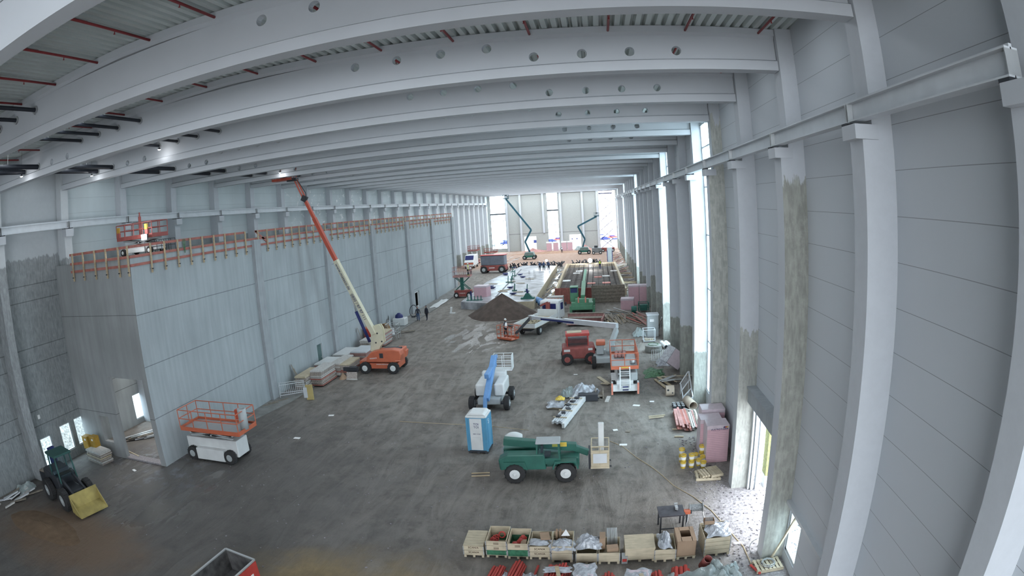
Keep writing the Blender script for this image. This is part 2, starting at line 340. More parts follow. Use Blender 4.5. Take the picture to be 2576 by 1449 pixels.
# ------------------------------------------------------------------ ground
def floormat():
    mt = bpy.data.materials.new('muddy ground'); mt.use_nodes = True; nt = mt.node_tree; b = nt.nodes['Principled BSDF']
    tc = N(nt, 'ShaderNodeTexCoord'); P = tc.outputs['Object']; sp = N(nt, 'ShaderNodeSeparateXYZ'); nt.links.new(P, sp.inputs[0])
    big = noise(nt, P, .18, 6, .6); mid = noise(nt, P, 1.1, 9, .68); fine = noise(nt, P, 7, 8, .7); wob = noise(nt, P, .5, 4, .6)
    mp = N(nt, 'ShaderNodeMapping'); mp.inputs['Scale'].default_value = (.9, .22, 1); mp.inputs['Rotation'].default_value = (0, 0, R(-14)); nt.links.new(P, mp.inputs['Vector'])
    trk = noise(nt, mp.outputs['Vector'], 1.0, 7, .65, 1.2)
    def ell(cx, cy, rx, ry, soft=.5, wav=1.0):
        dx = mathn(nt, 'DIVIDE', mathn(nt, 'SUBTRACT', sp.outputs['X'], cx), rx); dy = mathn(nt, 'DIVIDE', mathn(nt, 'SUBTRACT', sp.outputs['Y'], cy), ry)
        d = mathn(nt, 'SQRT', mathn(nt, 'ADD', mathn(nt, 'MULTIPLY', dx, dx), mathn(nt, 'MULTIPLY', dy, dy)))
        d = mathn(nt, 'ADD', d, mathn(nt, 'MULTIPLY', mathn(nt, 'SUBTRACT', wob, .5), wav)); return rng(nt, d, 1-soft, 1+soft, 1, 0)
    base = mixc(nt, rng(nt, big, .3, .7), (.165, .147, .128), (.225, .205, .182))
    base = mixc(nt, rng(nt, mid, .42, .66, 0, .75), base, (.082, .072, .064))
    base = mixc(nt, rng(nt, trk, .42, .62, 0, .55), base, (.29, .27, .245))
    base = mixc(nt, rng(nt, fine, .5, .8, 0, .35), base, (.38, .36, .33))
    base = mixc(nt, mathn(nt, 'MULTIPLY', ell(-21, 17, 14, 17, .55), .7), base, (.075, .072, .072))
    # sand spilled in the foreground, brown patch by the loader, pale gravel by the gateway, red earth at the far end
    base = mixc(nt, mathn(nt, 'MULTIPLY', ell(-9.0, 13.6, 5.2, 3.8, .45), .65), base, mixc(nt, rng(nt, mid, .3, .7), (.22, .15, .06), (.36, .26, .11)))
    base = mixc(nt, mathn(nt, 'MULTIPLY', ell(-24, 13.6, 5.5, 2.6, .5), .7), base, (.17, .105, .06))
    base = mixc(nt, mathn(nt, 'MULTIPLY', ell(8.2, 20.5, 3.9, 5.5, .45), .9), base, mixc(nt, rng(nt, fine, .35, .65), (.20, .19, .20), (.46, .44, .46)))
    far = rng(nt, sp.outputs['Y'], 119, 132); base = mixc(nt, far, base, mixc(nt, rng(nt, mid, .3, .7), (.26, .15, .10), (.36, .25, .19)))
    base = mixc(nt, mathn(nt, 'MULTIPLY', ell(-24.5, 23, 4, 3, .5), rng(nt, mid, .5, .62, 0, .8)), base, (.20, .20, .22))
    nt.links.new(base, b.inputs['Base Color'])
    pud = mathn(nt, 'MAXIMUM', ell(-12.2, 58, 3.4, 6.5, .5), mathn(nt, 'MAXIMUM', ell(-24, 22.3, 4.5, 2.4, .5), mathn(nt, 'MAXIMUM', ell(-8.4, 95, 1.6, 24, .3, .4), ell(-22.5, 19, 3, 2.5, .6))))
    wet = mathn(nt, 'MULTIPLY', pud, rng(nt, trk, .47, .53)); ro = rng(nt, wet, .2, .6, .80, .16)
    nt.links.new(ro, b.inputs['Roughness']); b.inputs['Specular IOR Level'].default_value = .5
    h = mathn(nt, 'ADD', mathn(nt, 'MULTIPLY', mid, .6), mathn(nt, 'ADD', mathn(nt, 'MULTIPLY', trk, .9), mathn(nt, 'MULTIPLY', fine, .25)))
    bp = N(nt, 'ShaderNodeBump'); bp.inputs['Distance'].default_value = .12; nt.links.new(rng(nt, wet, .2, .6, .75, .06), bp.inputs['Strength']); nt.links.new(h, bp.inputs['Height'])
    nt.links.new(bp.outputs['Normal'], b.inputs['Normal']); return mt
mb = MB(); mb.sheet(lambda u, v: (-32.6+39.6*u, -24+198.5*v, .012*math.sin(u*57)*math.sin(v*160)-.004), 80, 320)
struct(mb.build('floor', floormat(), smooth=True, recalc=False))
mb = MB(); mb.add([(-300, -200, -.06), (300, -200, -.06), (300, 600, -.06), (-300, 600, -.06)], [(0, 1, 2, 3)])
mb.bx(7.0, 16, 8, 60, -.05, -.02)
o = struct(mb.build('floor', [M['snow']])); 
# ------------------------------------------------------------------ roof deck, ribs running along the hall
def ztop(x): return 18.26+.018*(6.2-x if x > -12.75 else x+31.7)
mb = MB(); prof = []; x = -32.4
while x < 6.8:
    for dx, dz in ((0, .15), (.06, .15), (.11, 0), (.27, 0)): prof.append((x+dx, ztop(x+dx)+dz+.005))
    x += .32
vs = [(a, -18, z) for a, z in prof]+[(a, 175, z) for a, z in prof]; n = len(prof)
mb.add(vs, [(i, i+1, n+i+1, n+i) for i in range(n-1)])
mb.bx(-33, 7, -18, 175, 19.0, 19.15)
struct(mb.build('ceiling', M['deck'], recalc=False))
# ------------------------------------------------------------------ walls
WX = 6.73; LX = -32.3
def bay(k): return 6*k+6.21, 6*(k+1)+5.53
mb = MB()
WINB = (4, 7, 13, 19, 25)  # strips past the first pair are added to let in daylight
y0 = -6.5
def solid(x, a, b, z0, z1, m=0, t=.2): mb.bx(x, x+t, a, b, z0, z1, m)
for k in range(-4, 28):
    a, b = 6*k+5.87, 6*(k+1)+5.87
    if k in WINB:
        solid(WX, a, 6*k+6.25, 0, 18.6); solid(WX, b-.36, b, 0, 18.6); solid(WX, 6*k+6.25, b-.36, 0, .9); solid(WX, 6*k+6.25, b-.36, 17.45, 18.6)
    elif k == 2:
        solid(WX, a, b, 4.2, 18.6)
    elif k == 1:
        solid(WX, a, 15.9, 0, 18.6); solid(WX, 15.9, 17.45, 2.3, 18.6); solid(WX, 15.9, 17.45, 0, .45); solid(WX, 17.45, b, 0, 18.6)
    else: solid(WX, a, b, 0, 18.6)
struct(mb.build('wall_right', M['panel']))
def leftmat():
    mt = mk('pale wall panel with painted reflections', (.60, .66, .68), .6, var=.05, vs=.25, streak=.07, sscale=(.3, .8, .12)); nt = mt.node_tree; b = nt.nodes['Principled BSDF']
    src = b.inputs['Base Color'].links[0].from_socket; tc = N(nt, 'ShaderNodeTexCoord'); sp = N(nt, 'ShaderNodeSeparateXYZ'); nt.links.new(tc.outputs['Object'], sp.inputs[0])
    mp = N(nt, 'ShaderNodeMapping'); mp.inputs['Scale'].default_value = (1, .9, 1.1); nt.links.new(tc.outputs['Object'], mp.inputs['Vector'])
    n1 = noise(nt, mp.outputs['Vector'], 1.5, 5, .6, .6); f = mathn(nt, 'MULTIPLY', rng(nt, n1, .60, .63), mathn(nt, 'MULTIPLY', rng(nt, sp.outputs['Y'], 50, 62), rng(nt, sp.outputs['Y'], 84, 96, 1, 0)))  # white reflections on the panels, painted into the colour as noise patches
    nt.links.new(mixc(nt, f, src, (.86, .86, .87)), b.inputs['Base Color']); return joints(mt, period=1.0, off=.4, width=.015, dark=.7)
mb = MB(); LM = [M['dark'], leftmat(), paintline('wall painted above a ragged line', 12.9, (.42, .45, .47), (.27, .29, .30), jag=.5)]
joints(LM[2], lines=[2.92, 3.88, 6.63, 7.6, 10.38, 11.33], width=.05)
def lsolid(a, b, z0, z1, m): mb.bx(LX-.25, LX, a, b, z0, z1, m)
lsolid(-18, 18.9, 0, 18.6, 2)
lsolid(18.9, 19.95, 2.1, 18.6, 2)
lsolid(19.95, 20.9, 0, 18.6, 2); lsolid(20.9, 21.95, 0, .55, 2); lsolid(20.9, 21.95, 2.35, 18.6, 2)
lsolid(21.95, 22.35, 0, 18.6, 2); lsolid(22.35, 23.35, 0, .6, 2); lsolid(22.35, 23.35, 2.4, 18.6, 2); lsolid(23.35, 24.2, 0, 18.6, 2)
lsolid(24.2, 28.7, 0, 12.6, 0); lsolid(28.7, 29.85, 0, .35, 0); lsolid(28.7, 29.85, 2.2, 12.6, 0); lsolid(29.85, 31.0, 0, 12.6, 0); lsolid(31.0, 46, 6.5, 12.6, 0); lsolid(46, 97.6, 0, 12.6, 0)
lsolid(24.2, 97.6, 12.6, 18.6, 1); lsolid(97.6, 174.5, 0, 18.6, 1)
struct(mb.build('wall_left', LM))
mb = MB(); mb.bx(-32.6, -12, -18.2, -17.9, 0, 18.7); struct(mb.build('wall_near_blocker', M['panel']))  # unseen end wall added on the left only, to hold back daylight there
YF = 174.2
mb = MB()
xs = [-32.6, -31.6, -26.9, -21.7, -18.1, -14.5, -11.1, -8.2, -4.8, 1.0, 6.0, 7.0]
def fw(a, b, z0, z1): mb.bx(a, b, YF, YF+.3, z0, z1)
fw(-32.6, -31.6, 0, 18.7); fw(-31.6, -26.9, 0, .85); fw(-31.6, -26.9, 17.0, 18.7); fw(-26.9, -21.7, 0, 18.7); fw(-21.7, -18.1, 4.25, 18.7); fw(-18.1, -14.5, 0, 18.7)
fw(-14.5, -11.1, 17.1, 18.7); fw(-11.1, -8.2, 0, 18.7); fw(-8.2, -4.8, 4.25, 18.7); fw(-4.8, 1.0, 0, 18.7); fw(1.0, 6.0, 16.8, 18.7); fw(6.0, 7.0, 0, 18.7)
struct(mb.build('wall_far', M['farwall']))
for i, (x, zt) in enumerate(((-22.4, 16.9), (-15.6, 16.9), (-3.9, 16.9), (-10.4, 16.9), (.55, 16.9), (-26.5, 16.9))):
    mb = MB(); mb.bx(x-.3, x+.3, YF-.5, YF-.01, 0 if i > 1 else (0, 5.1)[i == 1], 17.0); struct(mb.build('trim_%d' % (i+1), M['paint']))
# inner hall of concrete panels
BX = -24.3; BY = 23.1; BE = 97.5; BZ = 12.15
mb = MB(); t = .3
mb.bx(BX-t, BX, BY, 44.8, 0, BZ, 0); mb.bx(BX-t, BX, 44.8, 45.85, 2.3, BZ, 0); mb.bx(BX-t, BX, 45.85, 74.1, 0, BZ, 0)
mb.bx(BX-t, BX, 74.1, 75.9, 0, .45, 0); mb.bx(BX-t, BX, 74.1, 75.9, 2.6, BZ, 0); mb.bx(BX-t, BX, 75.9, BE, 0, BZ, 0)
mb.bx(LX, BX, BE-t, BE, 0, BZ, 0)
struct(mb.build('wall_inner_side', M['box']))
mb = MB()
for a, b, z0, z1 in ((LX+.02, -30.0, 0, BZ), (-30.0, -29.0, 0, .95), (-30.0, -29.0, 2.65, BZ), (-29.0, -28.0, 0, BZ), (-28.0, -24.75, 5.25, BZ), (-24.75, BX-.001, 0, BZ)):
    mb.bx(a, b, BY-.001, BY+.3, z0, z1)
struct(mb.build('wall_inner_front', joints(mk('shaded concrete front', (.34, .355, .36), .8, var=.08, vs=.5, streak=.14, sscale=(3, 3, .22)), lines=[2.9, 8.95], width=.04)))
mb = MB(); mb.bx(LX, BX-.02, BY+.3, BE-t, BZ-.35, BZ-.02); struct(mb.build('ceiling', M['raw']))
mb = MB(); mb.bx(-32.25, BX-.3, BY, BY+.6, .001, .10); struct(mb.build('trim_7', M['gravel']))
mb = MB()
pts = [(BX, BY+3), (-22.4, 36.5), (-22.5, 41), (-22.3, 60), (-22.0, 75), (-22.2, 96), (BX, 97)]
mb.prism(pts, .001, .09, 'XY'); struct(mb.build('trim_8', mk('pale footing strip', (.27, .27, .26), .85, var=.2, vs=1.2, bump=.3, bs=6)))
# window frames and panes
def window(n, x, a, b, z0, z1, ny, nz, axis='X', zs=None, ys=None, frame=M['lsteel'], thick=.08, head=None, glazed=True):
    mb = MB(); g = MB()
    def bb(u0, u1, w0, w1, d=.06):
        if axis == 'X': mb.bx(x-d, x+d, u0, u1, w0, w1)
        else: mb.bx(u0, u1, x-d, x+d, w0, w1)
    h = thick/2
    bb(a, a+thick, z0, z1); bb(b-thick, b, z0, z1); bb(a, b, z0, z0+thick); bb(a, b, z1-thick, z1)
    for u in (ys or [a+(b-a)*i/ny for i in range(1, ny)]): bb(u-h, u+h, z0, z1 if not head else head)
    for w_ in (zs or [z0+(z1-z0)*i/nz for i in range(1, nz)]): bb(a, b, w_-h, w_+h)
    if head: bb(a, b, head-.18, head+.22, .1)
    f = struct(mb.build('window_%d' % n, frame))
    if glazed:
        if axis == 'X': g.bx(x-.01, x+.01, a+.02, b-.02, z0+.02, z1-.02)
        else: g.bx(a+.02, b-.02, x-.01, x+.01, z0+.02, z1-.02)
        g.build('pane', M['glass'], f)
    return f
n = 1
for k in WINB:
    window(n, WX+.1, 6*k+6.25, 6*k+11.5, .9, 17.45, 3, 6, zs=[4.1, 7.4, 10.7, 13.6, 16.0]); n += 1
window(n, WX+.1, 15.9, 17.45, .45, 2.3, 1, 1, thick=.12); n += 1
window(n, YF+.15, -31.6, -26.9, .85, 17.0, 3, 3, 'Y', zs=[9.4], ys=[-30.8, -27.7], frame=M['dsteel'], thick=.10, head=11.4); n += 1
window(n, YF+.15, -14.5, -11.1, 0, 17.1, 3, 3, 'Y', zs=[9.4, 7.4, 5.2], ys=[-13.4, -12.3], frame=M['dsteel'], thick=.09, head=11.7); n += 1
for a, b, z0, z1 in ((20.9, 21.95, .55, 2.35), (22.35, 23.35, .6, 2.4), (28.7, 29.85, .35, 2.2), (18.9, 19.95, 0, 2.1)):
    window(n, LX-.12, a, b, z0, z1, 1, 1, thick=.07, frame=M['lsteel']); n += 1
# small door in the inner hall wall and daylit doorway further on
mb = MB(); mb.bx(BX-.2, BX-.12, 44.85, 45.8, 0, 2.25); d = struct(mb.build('door_1', mk('dull grey green door', (.10, .16, .155), .6)))
mb = MB(); mb.bx(BX-.12, BX-.06, 45.6, 45.7, 1.05, 1.1); mb.build('handle', M['steel'], d)
window(n, BX-.15, 74.1, 75.9, .45, 2.6, 1, 1, frame=M['white'], thick=.16, glazed=False); n += 1
mb = MB(); mb.bx(LX+.3, BX-.3, 74, 76, 4, 4.1); 
# door opening trims on the right wall
mb = MB(); mb.bx(6.36, 6.73, 18.21, 23.53, 4.2, 4.85); mb.bx(6.3, 6.73, 18.21, 23.53, 4.83, 4.93); struct(mb.build('trim_9', M['pil']))
mb = MB(); mb.bx(6.55, 6.73, 12.21, 17.53, 2.42, 2.56); struct(mb.build('trim_10', M['lsteel']))
mb = MB(); mb.bx(6.6, 6.73, 12.3, 15.8, .0, 2.4); struct(mb.build('trim_11', M['panel']))
mb = MB(); mb.bx(6.62, 6.70, 23.30, 23.5, 0, 4.2); mb.bx(6.74, 6.86, 23.2, 23.45, 0, 4.2); mb.bx(6.95, 7.1, 23.15, 23.4, 0, 4.2); struct(mb.build('door_2', M['lsteel']))
# ------------------------------------------------------------------ columns
ORD = 'nearest second third fourth fifth sixth seventh eighth ninth tenth eleventh twelfth thirteenth'.split()
zline = {2: 13.3, 3: 7.5, 4: 17.0, 5: 3.3, 6: 3.8, 7: 3.3, 8: 3.4, 9: 3.6, 10: 4.5, 11: 2.5}
colmat = {}
for z in sorted(set(zline.values()) | {3.0, -3.0}):
    raw = (.33, .34, .31); jag = .45
    if z == 17.0: raw = (.50, .51, .47); jag = 2
    if z == 7.5: raw = (.40, .41, .38); jag = 2.5
    if z == 13.3: raw = (.36, .365, .33); jag = .9
    colmat[z] = paintline('column paint to %.1f' % z, z, PAINT, raw, jag=jag)
def column(side, k):
    mb = MB(); y0, y1 = 6*k+5.53, 6*k+6.21
    if side > 0:
        mb.bx(5.9, WX-.002, y0, y1, 0, 14.1, 0); mb.bx(6.18, WX-.002, y0, y1, 14.1, ztop(6), 0)
        mb.bx(5.68, 6.3, y0-.1, y1-.05, 14.05, 14.37, 1)
    else:
        mb.bx(LX+.002, -31.45, y0, y1, 0, 14.1, 0); mb.bx(LX+.002, -31.7, y0, y1, 14.1, ztop(-31.7), 0)
        mb.prism([(-31.2, 13.9), (-31.2, 14.37), (-31.7, 14.37), (-31.7, 13.9)], y0-.02, y1+.02, 'XZ', 1)
    z = zline.get(k, 3.0 if k > 4 else -3.0) if side > 0 else (12.5 if k < 4 else (3.0 if k > 15 else -3.0))
    if z == 12.5 and z not in colmat: colmat[z] = paintline('column paint high', 12.6, (.55, .58, .60), (.34, .36, .37), jag=.4)
    o = mb.build('column', [colmat[z], M['paint'] if not (side < 0 and k < 4) else M['paint']])
    if side > 0 and 2 <= k <= 4:   # only the side towards the camera was left bare: the hall side is painted
        o.data.materials.append(M['paint'])
        for p in o.data.polygons:
            if abs(p.normal.x) > .9 and p.material_index == 0: p.material_index = 2
    s = 'right' if side > 0 else 'left'
    extra = {(1, 2): 'with a bare streaked concrete face beside the open gateway', (1, 3): 'with half painted face on the far side of the open gateway', (1, 0): 'cut by the right edge of the picture',
             (1, 1): 'broad and fully painted, with small low window beyond it', (1, 4): 'of pale bare concrete before the tall glazed strip'}.get((side, k), '')
    if side < 0 and k == 1: tag(o, 'left wall column just beyond the near left edge of the picture', 'column', 'columns along the left wall')
    elif k < 13: tag(o, ('pale concrete column %s, %s of the %s wall row counted from the picture\'s near edge' % (extra, ORD[k if side > 0 else k-2], s)).replace(' ,', ','), 'column', 'columns along the %s wall' % s)
    else: tag(o, 'one of the slender far concrete columns closing up at the far end of the %s wall' % s, 'column', 'far columns along the %s wall' % s)
for k in range(0, 28): column(1, k)
for k in range(1, 28): column(-1, k)
# concrete posts of the inner hall wall
for i, (a, b, z) in enumerate(((23.1, 24.3, 11.0), (36.1, 37.0, 12.1), (48.1, 49.0, 12.1), (59.6, 60.6, 12.1), (71.8, 72.9, 12.1), (83.6, 84.8, 12.1), (96.0, 97.4, 12.1))):
    if i == 0: continue
    mb = MB(); mb.bx(BX-.05, BX+.28, a, b, 0, z)
    o = mb.build('wall_post', M['pil'], bevel=.02)
    tag(o, 'grey concrete post standing against the streaked inner wall, %s from the near corner' % ('first', 'second', 'third', 'fourth', 'fifth', 'last')[i-1], 'wall post', 'posts of the inner concrete wall')
# ------------------------------------------------------------------ crane girders
def girder(side, k):
    x = 5.84 if side > 0 else -31.36; a, b = 6*k+5.9, 6*k+11.8
    mb = MB(); z0, z1 = 14.43, 14.86
    mb.bx(x-.15, x+.15, a, b, z0, z0+.03); mb.bx(x-.15, x+.15, a, b, z1-.03, z1); mb.bx(x-.012, x+.012, a, b, z0, z1)
    mb.bx(x-.035, x+.035, a, b+.1, z1, z1+.05)
    o = mb.build('crane_girder', M['lsteel'] if side > 0 else M['lsteel'])
    
    for e in (a, b-.02): p = MB(); p.bx(x-.15, x+.15, e, e+.02, z0+.03, z1-.03); p.build('end_plate', M['steel'], o)
    p = MB(); p.bx(x-.14, x+.14, a+.02, a+.3, 14.37, z0); p.build('bearing_pad', M['dsteel'], o)
    s = 'right' if side > 0 else 'left'
    if k < 12: tag(o, 'light grey steel crane girder along the %s wall, %s length counted from the camera' % (s, ORD[k if side > 0 else k-1]), 'girder', 'crane girders on the %s wall' % s)
    else: tag(o, 'one of the far short-looking lengths of crane girder on the %s wall' % s, 'girder', 'far crane girders on the %s wall' % s)
for k in range(0, 27): girder(1, k)
for k in range(1, 27): girder(-1, k)
# ------------------------------------------------------------------ roof beams with round holes
HOLES = [(2.87, 17.5), (1.40, 17.5), (-.08, 17.5), (-1.57, 17.5), (-3.03, 17.92), (-4.52, 17.92), (-6.0, 17.92), (-7.48, 17.92),
         (-17.65, 17.88), (-19.15, 17.88), (-20.58, 17.88), (-22.0, 17.88), (-23.25, 17.4), (-24.75, 17.4), (-26.15, 17.4), (-27.65, 17.4)]
def beam_mesh():
    mb = MB(); X0, X1 = -31.68, 6.16; hw = .11; cy = 0
    mb.prism([(-.26, 16.86), (.26, 16.86), (.26, 17.17), (.11, 17.24), (-.11, 17.24), (-.26, 17.17)], X0, X1, 'YZ')
    st = [X0, -12.75, X1]
    for a, b in zip(st, st[1:]):
        vs = []
        for x in (a, b):
            zt = ztop(x)-.01
            vs += [(x, -.24, zt-.22), (x, -.24, zt), (x, .24, zt), (x, .24, zt-.22), (x, .11, zt-.30), (x, -.11, zt-.30)]
        mb.add(vs, [(i, (i+1) % 6, 6+(i+1) % 6, 6+i) for i in range(6)]+[(0, 1, 2, 3, 4, 5), (11, 10, 9, 8, 7, 6)])
    # web, with a ring cut out for each hole
    r = .155; hs = sorted(HOLES); c = .30; za = lambda x: ztop(x)-.29; zb = 17.22; cur = X0; n = 16
    def quad(x0, x1, z0a, z0b, z1a, z1b):
        for s in (-1, 1): mb.add([(x0, s*hw, z0a), (x1, s*hw, z0b), (x1, s*hw, z1b), (x0, s*hw, z1a)], [(0, 1, 2, 3) if s < 0 else (3, 2, 1, 0)])
    for hx, hz in hs:
        quad(cur, hx-c, zb, zb, za(cur), za(hx-c))
        lo, hi = max(zb, hz-c), min(za(hx), hz+c)
        if lo > zb: quad(hx-c, hx+c, zb, zb, lo, lo)
        if hi < za(hx): quad(hx-c, hx+c, hi, hi, za(hx-c), za(hx+c))
        ring = []; sq = []
        for i in range(n):
            t = 2*PI*i/n+PI/4; ring.append((hx+r*math.cos(t), hz+r*math.sin(t)))
            q = max(abs(math.cos(t)), abs(math.sin(t))); ux, uz = math.cos(t)/q, math.sin(t)/q
            sq.append((hx+c*ux, (hz+(hi-hz)*uz) if uz > 0 else (hz+(hz-lo)*uz)))
        for s in (-1, 1):
            vs = [(a, s*hw, z) for a, z in ring]+[(a, s*hw, z) for a, z in sq]
            mb.add(vs, [(i, (i+1) % n, n+(i+1) % n, n+i) for i in range(n)])
        vs = [(a, -hw, z) for a, z in ring]+[(a, hw, z) for a, z in ring]; mb.add(vs, [(i, (i+1) % n, n+(i+1) % n, n+i) for i in range(n)])
        cur = hx+c
    quad(cur, X1, zb, zb, za(cur), za(X1))
    return mb
proto = None
for k in range(0, 29):
    if proto is None: o = proto = beam_mesh().build('roof_beam', M['paint'], recalc=False)
    else: o = proto.copy(); C.objects.link(o)
    o.location = (0, 6*k+5.87, 0)
    if k < 13: tag(o, ('pale concrete roof beam with round holes, %s from the camera' % ORD[k]) + (', cutting the top left corner' if k == 0 else ''), 'roof beam', 'roof beams')
    else: tag(o, 'one of the tightly spaced far roof beams, beyond the thirteenth from the camera', 'roof beam', 'far roof beams')
# pipes under the roof
for k in range(0, 3):
    for i in range(16):
        x = 5.62-2.42*i
        if k == 0 and i not in (0, 2, 3, 4, 5, 6, 7, 8, 9, 10): continue
        z = ztop(x)-.17; a, b = 6*k+6.12, 6*k+11.62
        t = thing('sprinkler_pipe', 'red roof sprinkler pipe, %s from the right wall, in the %s roof bay' % (('first second third fourth fifth sixth seventh eighth ninth tenth eleventh twelfth thirteenth fourteenth fifteenth sixteenth seventeenth').split()[i], ('nearest', 'second', 'third')[k]), 'pipe', (x, a, z), 0, 'red sprinkler pipes')
        mb = MB(); mb.tube((0, 0, 0), (0, b-a, 0), .04, 8); mb.build('pipe', M['redpipe'], t, smooth=True)
        for j, yy in enumerate((1.0, 4.0)):
            mb = MB(); mb.tube((0, yy, -.03), (0, yy, -.10), .015, 6); mb.tube((0, yy, -.1), (0, yy, -.115), .03, 8); mb.build('sprinkler_head', M['redpipe'], t)
        mb = MB(); mb.tube((0, 2.4, .04), (0, 2.4, .30), .008, 6); mb.bx(-.02, .02, 1.9, 2.9, .04, .06); mb.build('hanger', M['steel'], t)
for j, (x, z) in enumerate(HOLES_P := [(-17.65, 17.88), (-19.15, 17.88), (-20.58, 17.88), (-22.0, 17.88), (-26.15, 17.4), (-27.65, 17.4)]):
    r = .075 if j < 4 else .13; y1 = 30.5 if j < 4 else 48
    a = 3.0
    lab = ('first', 'second', 'third', 'last')[j] if j < 4 else ('right', 'left')[j-4]
    t = thing('drain_pipe', ('slim black pipe threaded through the beam holes, %s of four from the right' % lab) if j < 4 else ('thick black pipe under the beams near the left wall, the %s one of the pair' % lab), 'pipe', (x, a, z), 0, 'black pipes through the beams')
    mb = MB(); mb.tube((0, 0, 0), (0, y1-a, 0), r, 12); mb.build('pipe', M['black'], t, smooth=True)
    for k in range(0, int((y1-5.8)//6)+1):
        yy = 6*k+5.87-.30-a if False else 6*k+5.87-.135-a
        mb = MB(); mb.tube((0, yy-.03, 0), (0, yy+.02, 0), r+.075, 14, hollow=.07); mb.build('collar', M['steel'], t)
        if k: mb = MB(); mb.tube((0, yy-2.2, r), (0, yy-2.2, ztop(x)-z+.02), .008, 5); mb.build('hanger', M['steel'], t)
# work lamps hanging from the pipes on the left
for i, (x, y, z) in enumerate(((-26.9, 17.0, 17.05), (-27.4, 23.0, 17.1), (-21.4, 23.1, 17.55), (-24.4, 41.2, 17.2))):
    t = thing('work_lamp', ('small lit lamp under the black pipes, ' + ('nearest to the left edge', 'by the thick black pipe pair', 'among the slim pipes below the third beam', 'farthest one, above the tall boom')[i]), 'lamp', (x, y, z), 0, 'small ceiling work lamps')
    mb = MB(); mb.lathe([(.04, .10), (.07, .06), (.09, 0)], n=12); mb.build('lamp_housing', M['dsteel'], t)
    mb = MB(); mb.lathe([(.01, -.025), (.06, -.02), (.08, 0)], n=12); mb.build('lamp_face', M['lamp'], t)
    mb = MB(); mb.tube((0, 0, .1), (0, 0, ztop(x)-z), .006, 5); mb.build('cord', M['dsteel'], t)
    bulb('work_lamp_light', (x, y, z-.15), 9, r=.05)
# ------------------------------------------------------------------ machine parts
def Part(t, name, mats, fn, **kw):
    """build one part from a function that fills a mesh builder in the frame of the thing"""
    mb = MB(); fn(mb)
    if name in SEP and len(mb.cuts) > 1:      # every piece of these is a part of its own
        o = None
        for (v0, f0), (v1, f1) in zip(mb.cuts, mb.cuts[1:]+[(len(mb.v), len(mb.f))]):
            p = MB(); p.v = mb.v[v0:v1]; p.f = [tuple(i-v0 for i in f) for f in mb.f[f0:f1]]; p.mi = mb.mi[f0:f1]; o = p.build(name, mats, t, **kw)
        return o
    return mb.build(name, mats, t, **kw)
SEP = {'engine_grille', 'jib', 'stripe', 'rungs', 'fork', 'outrigger_box', 'legs', 'fender', 'mirror', 'tail_light', 'reflector', 'warning_stripe', 'outrigger', 'pivot_pins', 'cab_windows', 'step_slots', 'side_board', 'lift_arm', 'cab_glass', 'jib_bar', 'end_plate', 'plank', 'reel_flange'}
def wheel(t, x, y, r, w_, rim=None, axis='Y', z=None, tyre=None):
    z = r if z is None else z; h = w_/2
    mb = MB(); mb.lathe([(r*.55, -h), (r*.9, -h), (r, -h*.7), (r, h*.7), (r*.9, h), (r*.55, h)], (x, y, z), 20, axis=axis)
    for i in range(16):
        a = 2*PI*i/16; c, s = math.cos(a)*r*.985, math.sin(a)*r*.985
        if axis == 'Y': mb.box((x+c, y, z+s), (r*.10, w_*.8, r*.10), ry=-a)
        else: mb.box((x, y+c, z+s), (w_*.8, r*.10, r*.10), rx=a)
    o = mb.build('wheel', tyre or M['rubber'], t)
    hb = MB(); hb.lathe([(r*.12, -h*1.02), (r*.5, -h*1.0), (r*.56, -h*.6), (r*.56, h*.6), (r*.5, h*1.0), (r*.12, h*1.02)], (x, y, z), 16, axis=axis)
    hb.lathe([(r*.14, -h*1.25), (r*.2, -h*1.0), (r*.2, h), (r*.14, h*1.25)], (x, y, z), 10, axis=axis)
    hb.build('hub', rim or M['white'], o); return o
def rails(mb, x0, x1, y0, y1, z0, z1, n=3, r=.022, px=3, py=2, skip=()):
    for i in range(n):
        z = z0+(z1-z0)*(i+1)/n; P = [(x0, y0, z), (x1, y0, z), (x1, y1, z), (x0, y1, z), (x0, y0, z)]
        for j, (a, b) in enumerate(zip(P, P[1:])):
            if j not in skip: mb.tube(a, b, r, 6)
    for j, (a, b, n_) in enumerate((((x0, y0), (x1, y0), px), ((x1, y0), (x1, y1), py), ((x1, y1), (x0, y1), px), ((x0, y1), (x0, y0), py))):
        if j in skip: continue
        for i in range(n_):
            u = i/n_; X_, Y_ = a[0]+(b[0]-a[0])*u, a[1]+(b[1]-a[1])*u; mb.tube((X_, Y_, z0-.02), (X_, Y_, z1), r, 6)
def scissor(mb, x0, x1, y, w_, z0, z1, n, t=.09, axis='X'):
    for i in range(n):
        a, b = z0+(z1-z0)*i/n, z0+(z1-z0)*(i+1)/n
        for s in (-1, 1):
            for (u, v) in (((x0, a), (x1, b)), ((x0, b), (x1, a))):
                if axis == 'X': mb.bar((u[0], y+s*w_/2, u[1]), (v[0], y+s*w_/2, v[1]), t*.6, t)
                else: mb.bar((y+s*w_/2, u[0], u[1]), (y+s*w_/2, v[0], v[1]), t*.6, t)
        for u, z in ((x0, b), (x1, b), ((x0+x1)/2, (a+b)/2)):
            if axis == 'X': mb.tube((u, y-w_/2-.04, z), (u, y+w_/2+.04, z), t*.6, 8)
            else: mb.tube((y-w_/2-.04, u, z), (y+w_/2+.04, u, z), t*.6, 8)
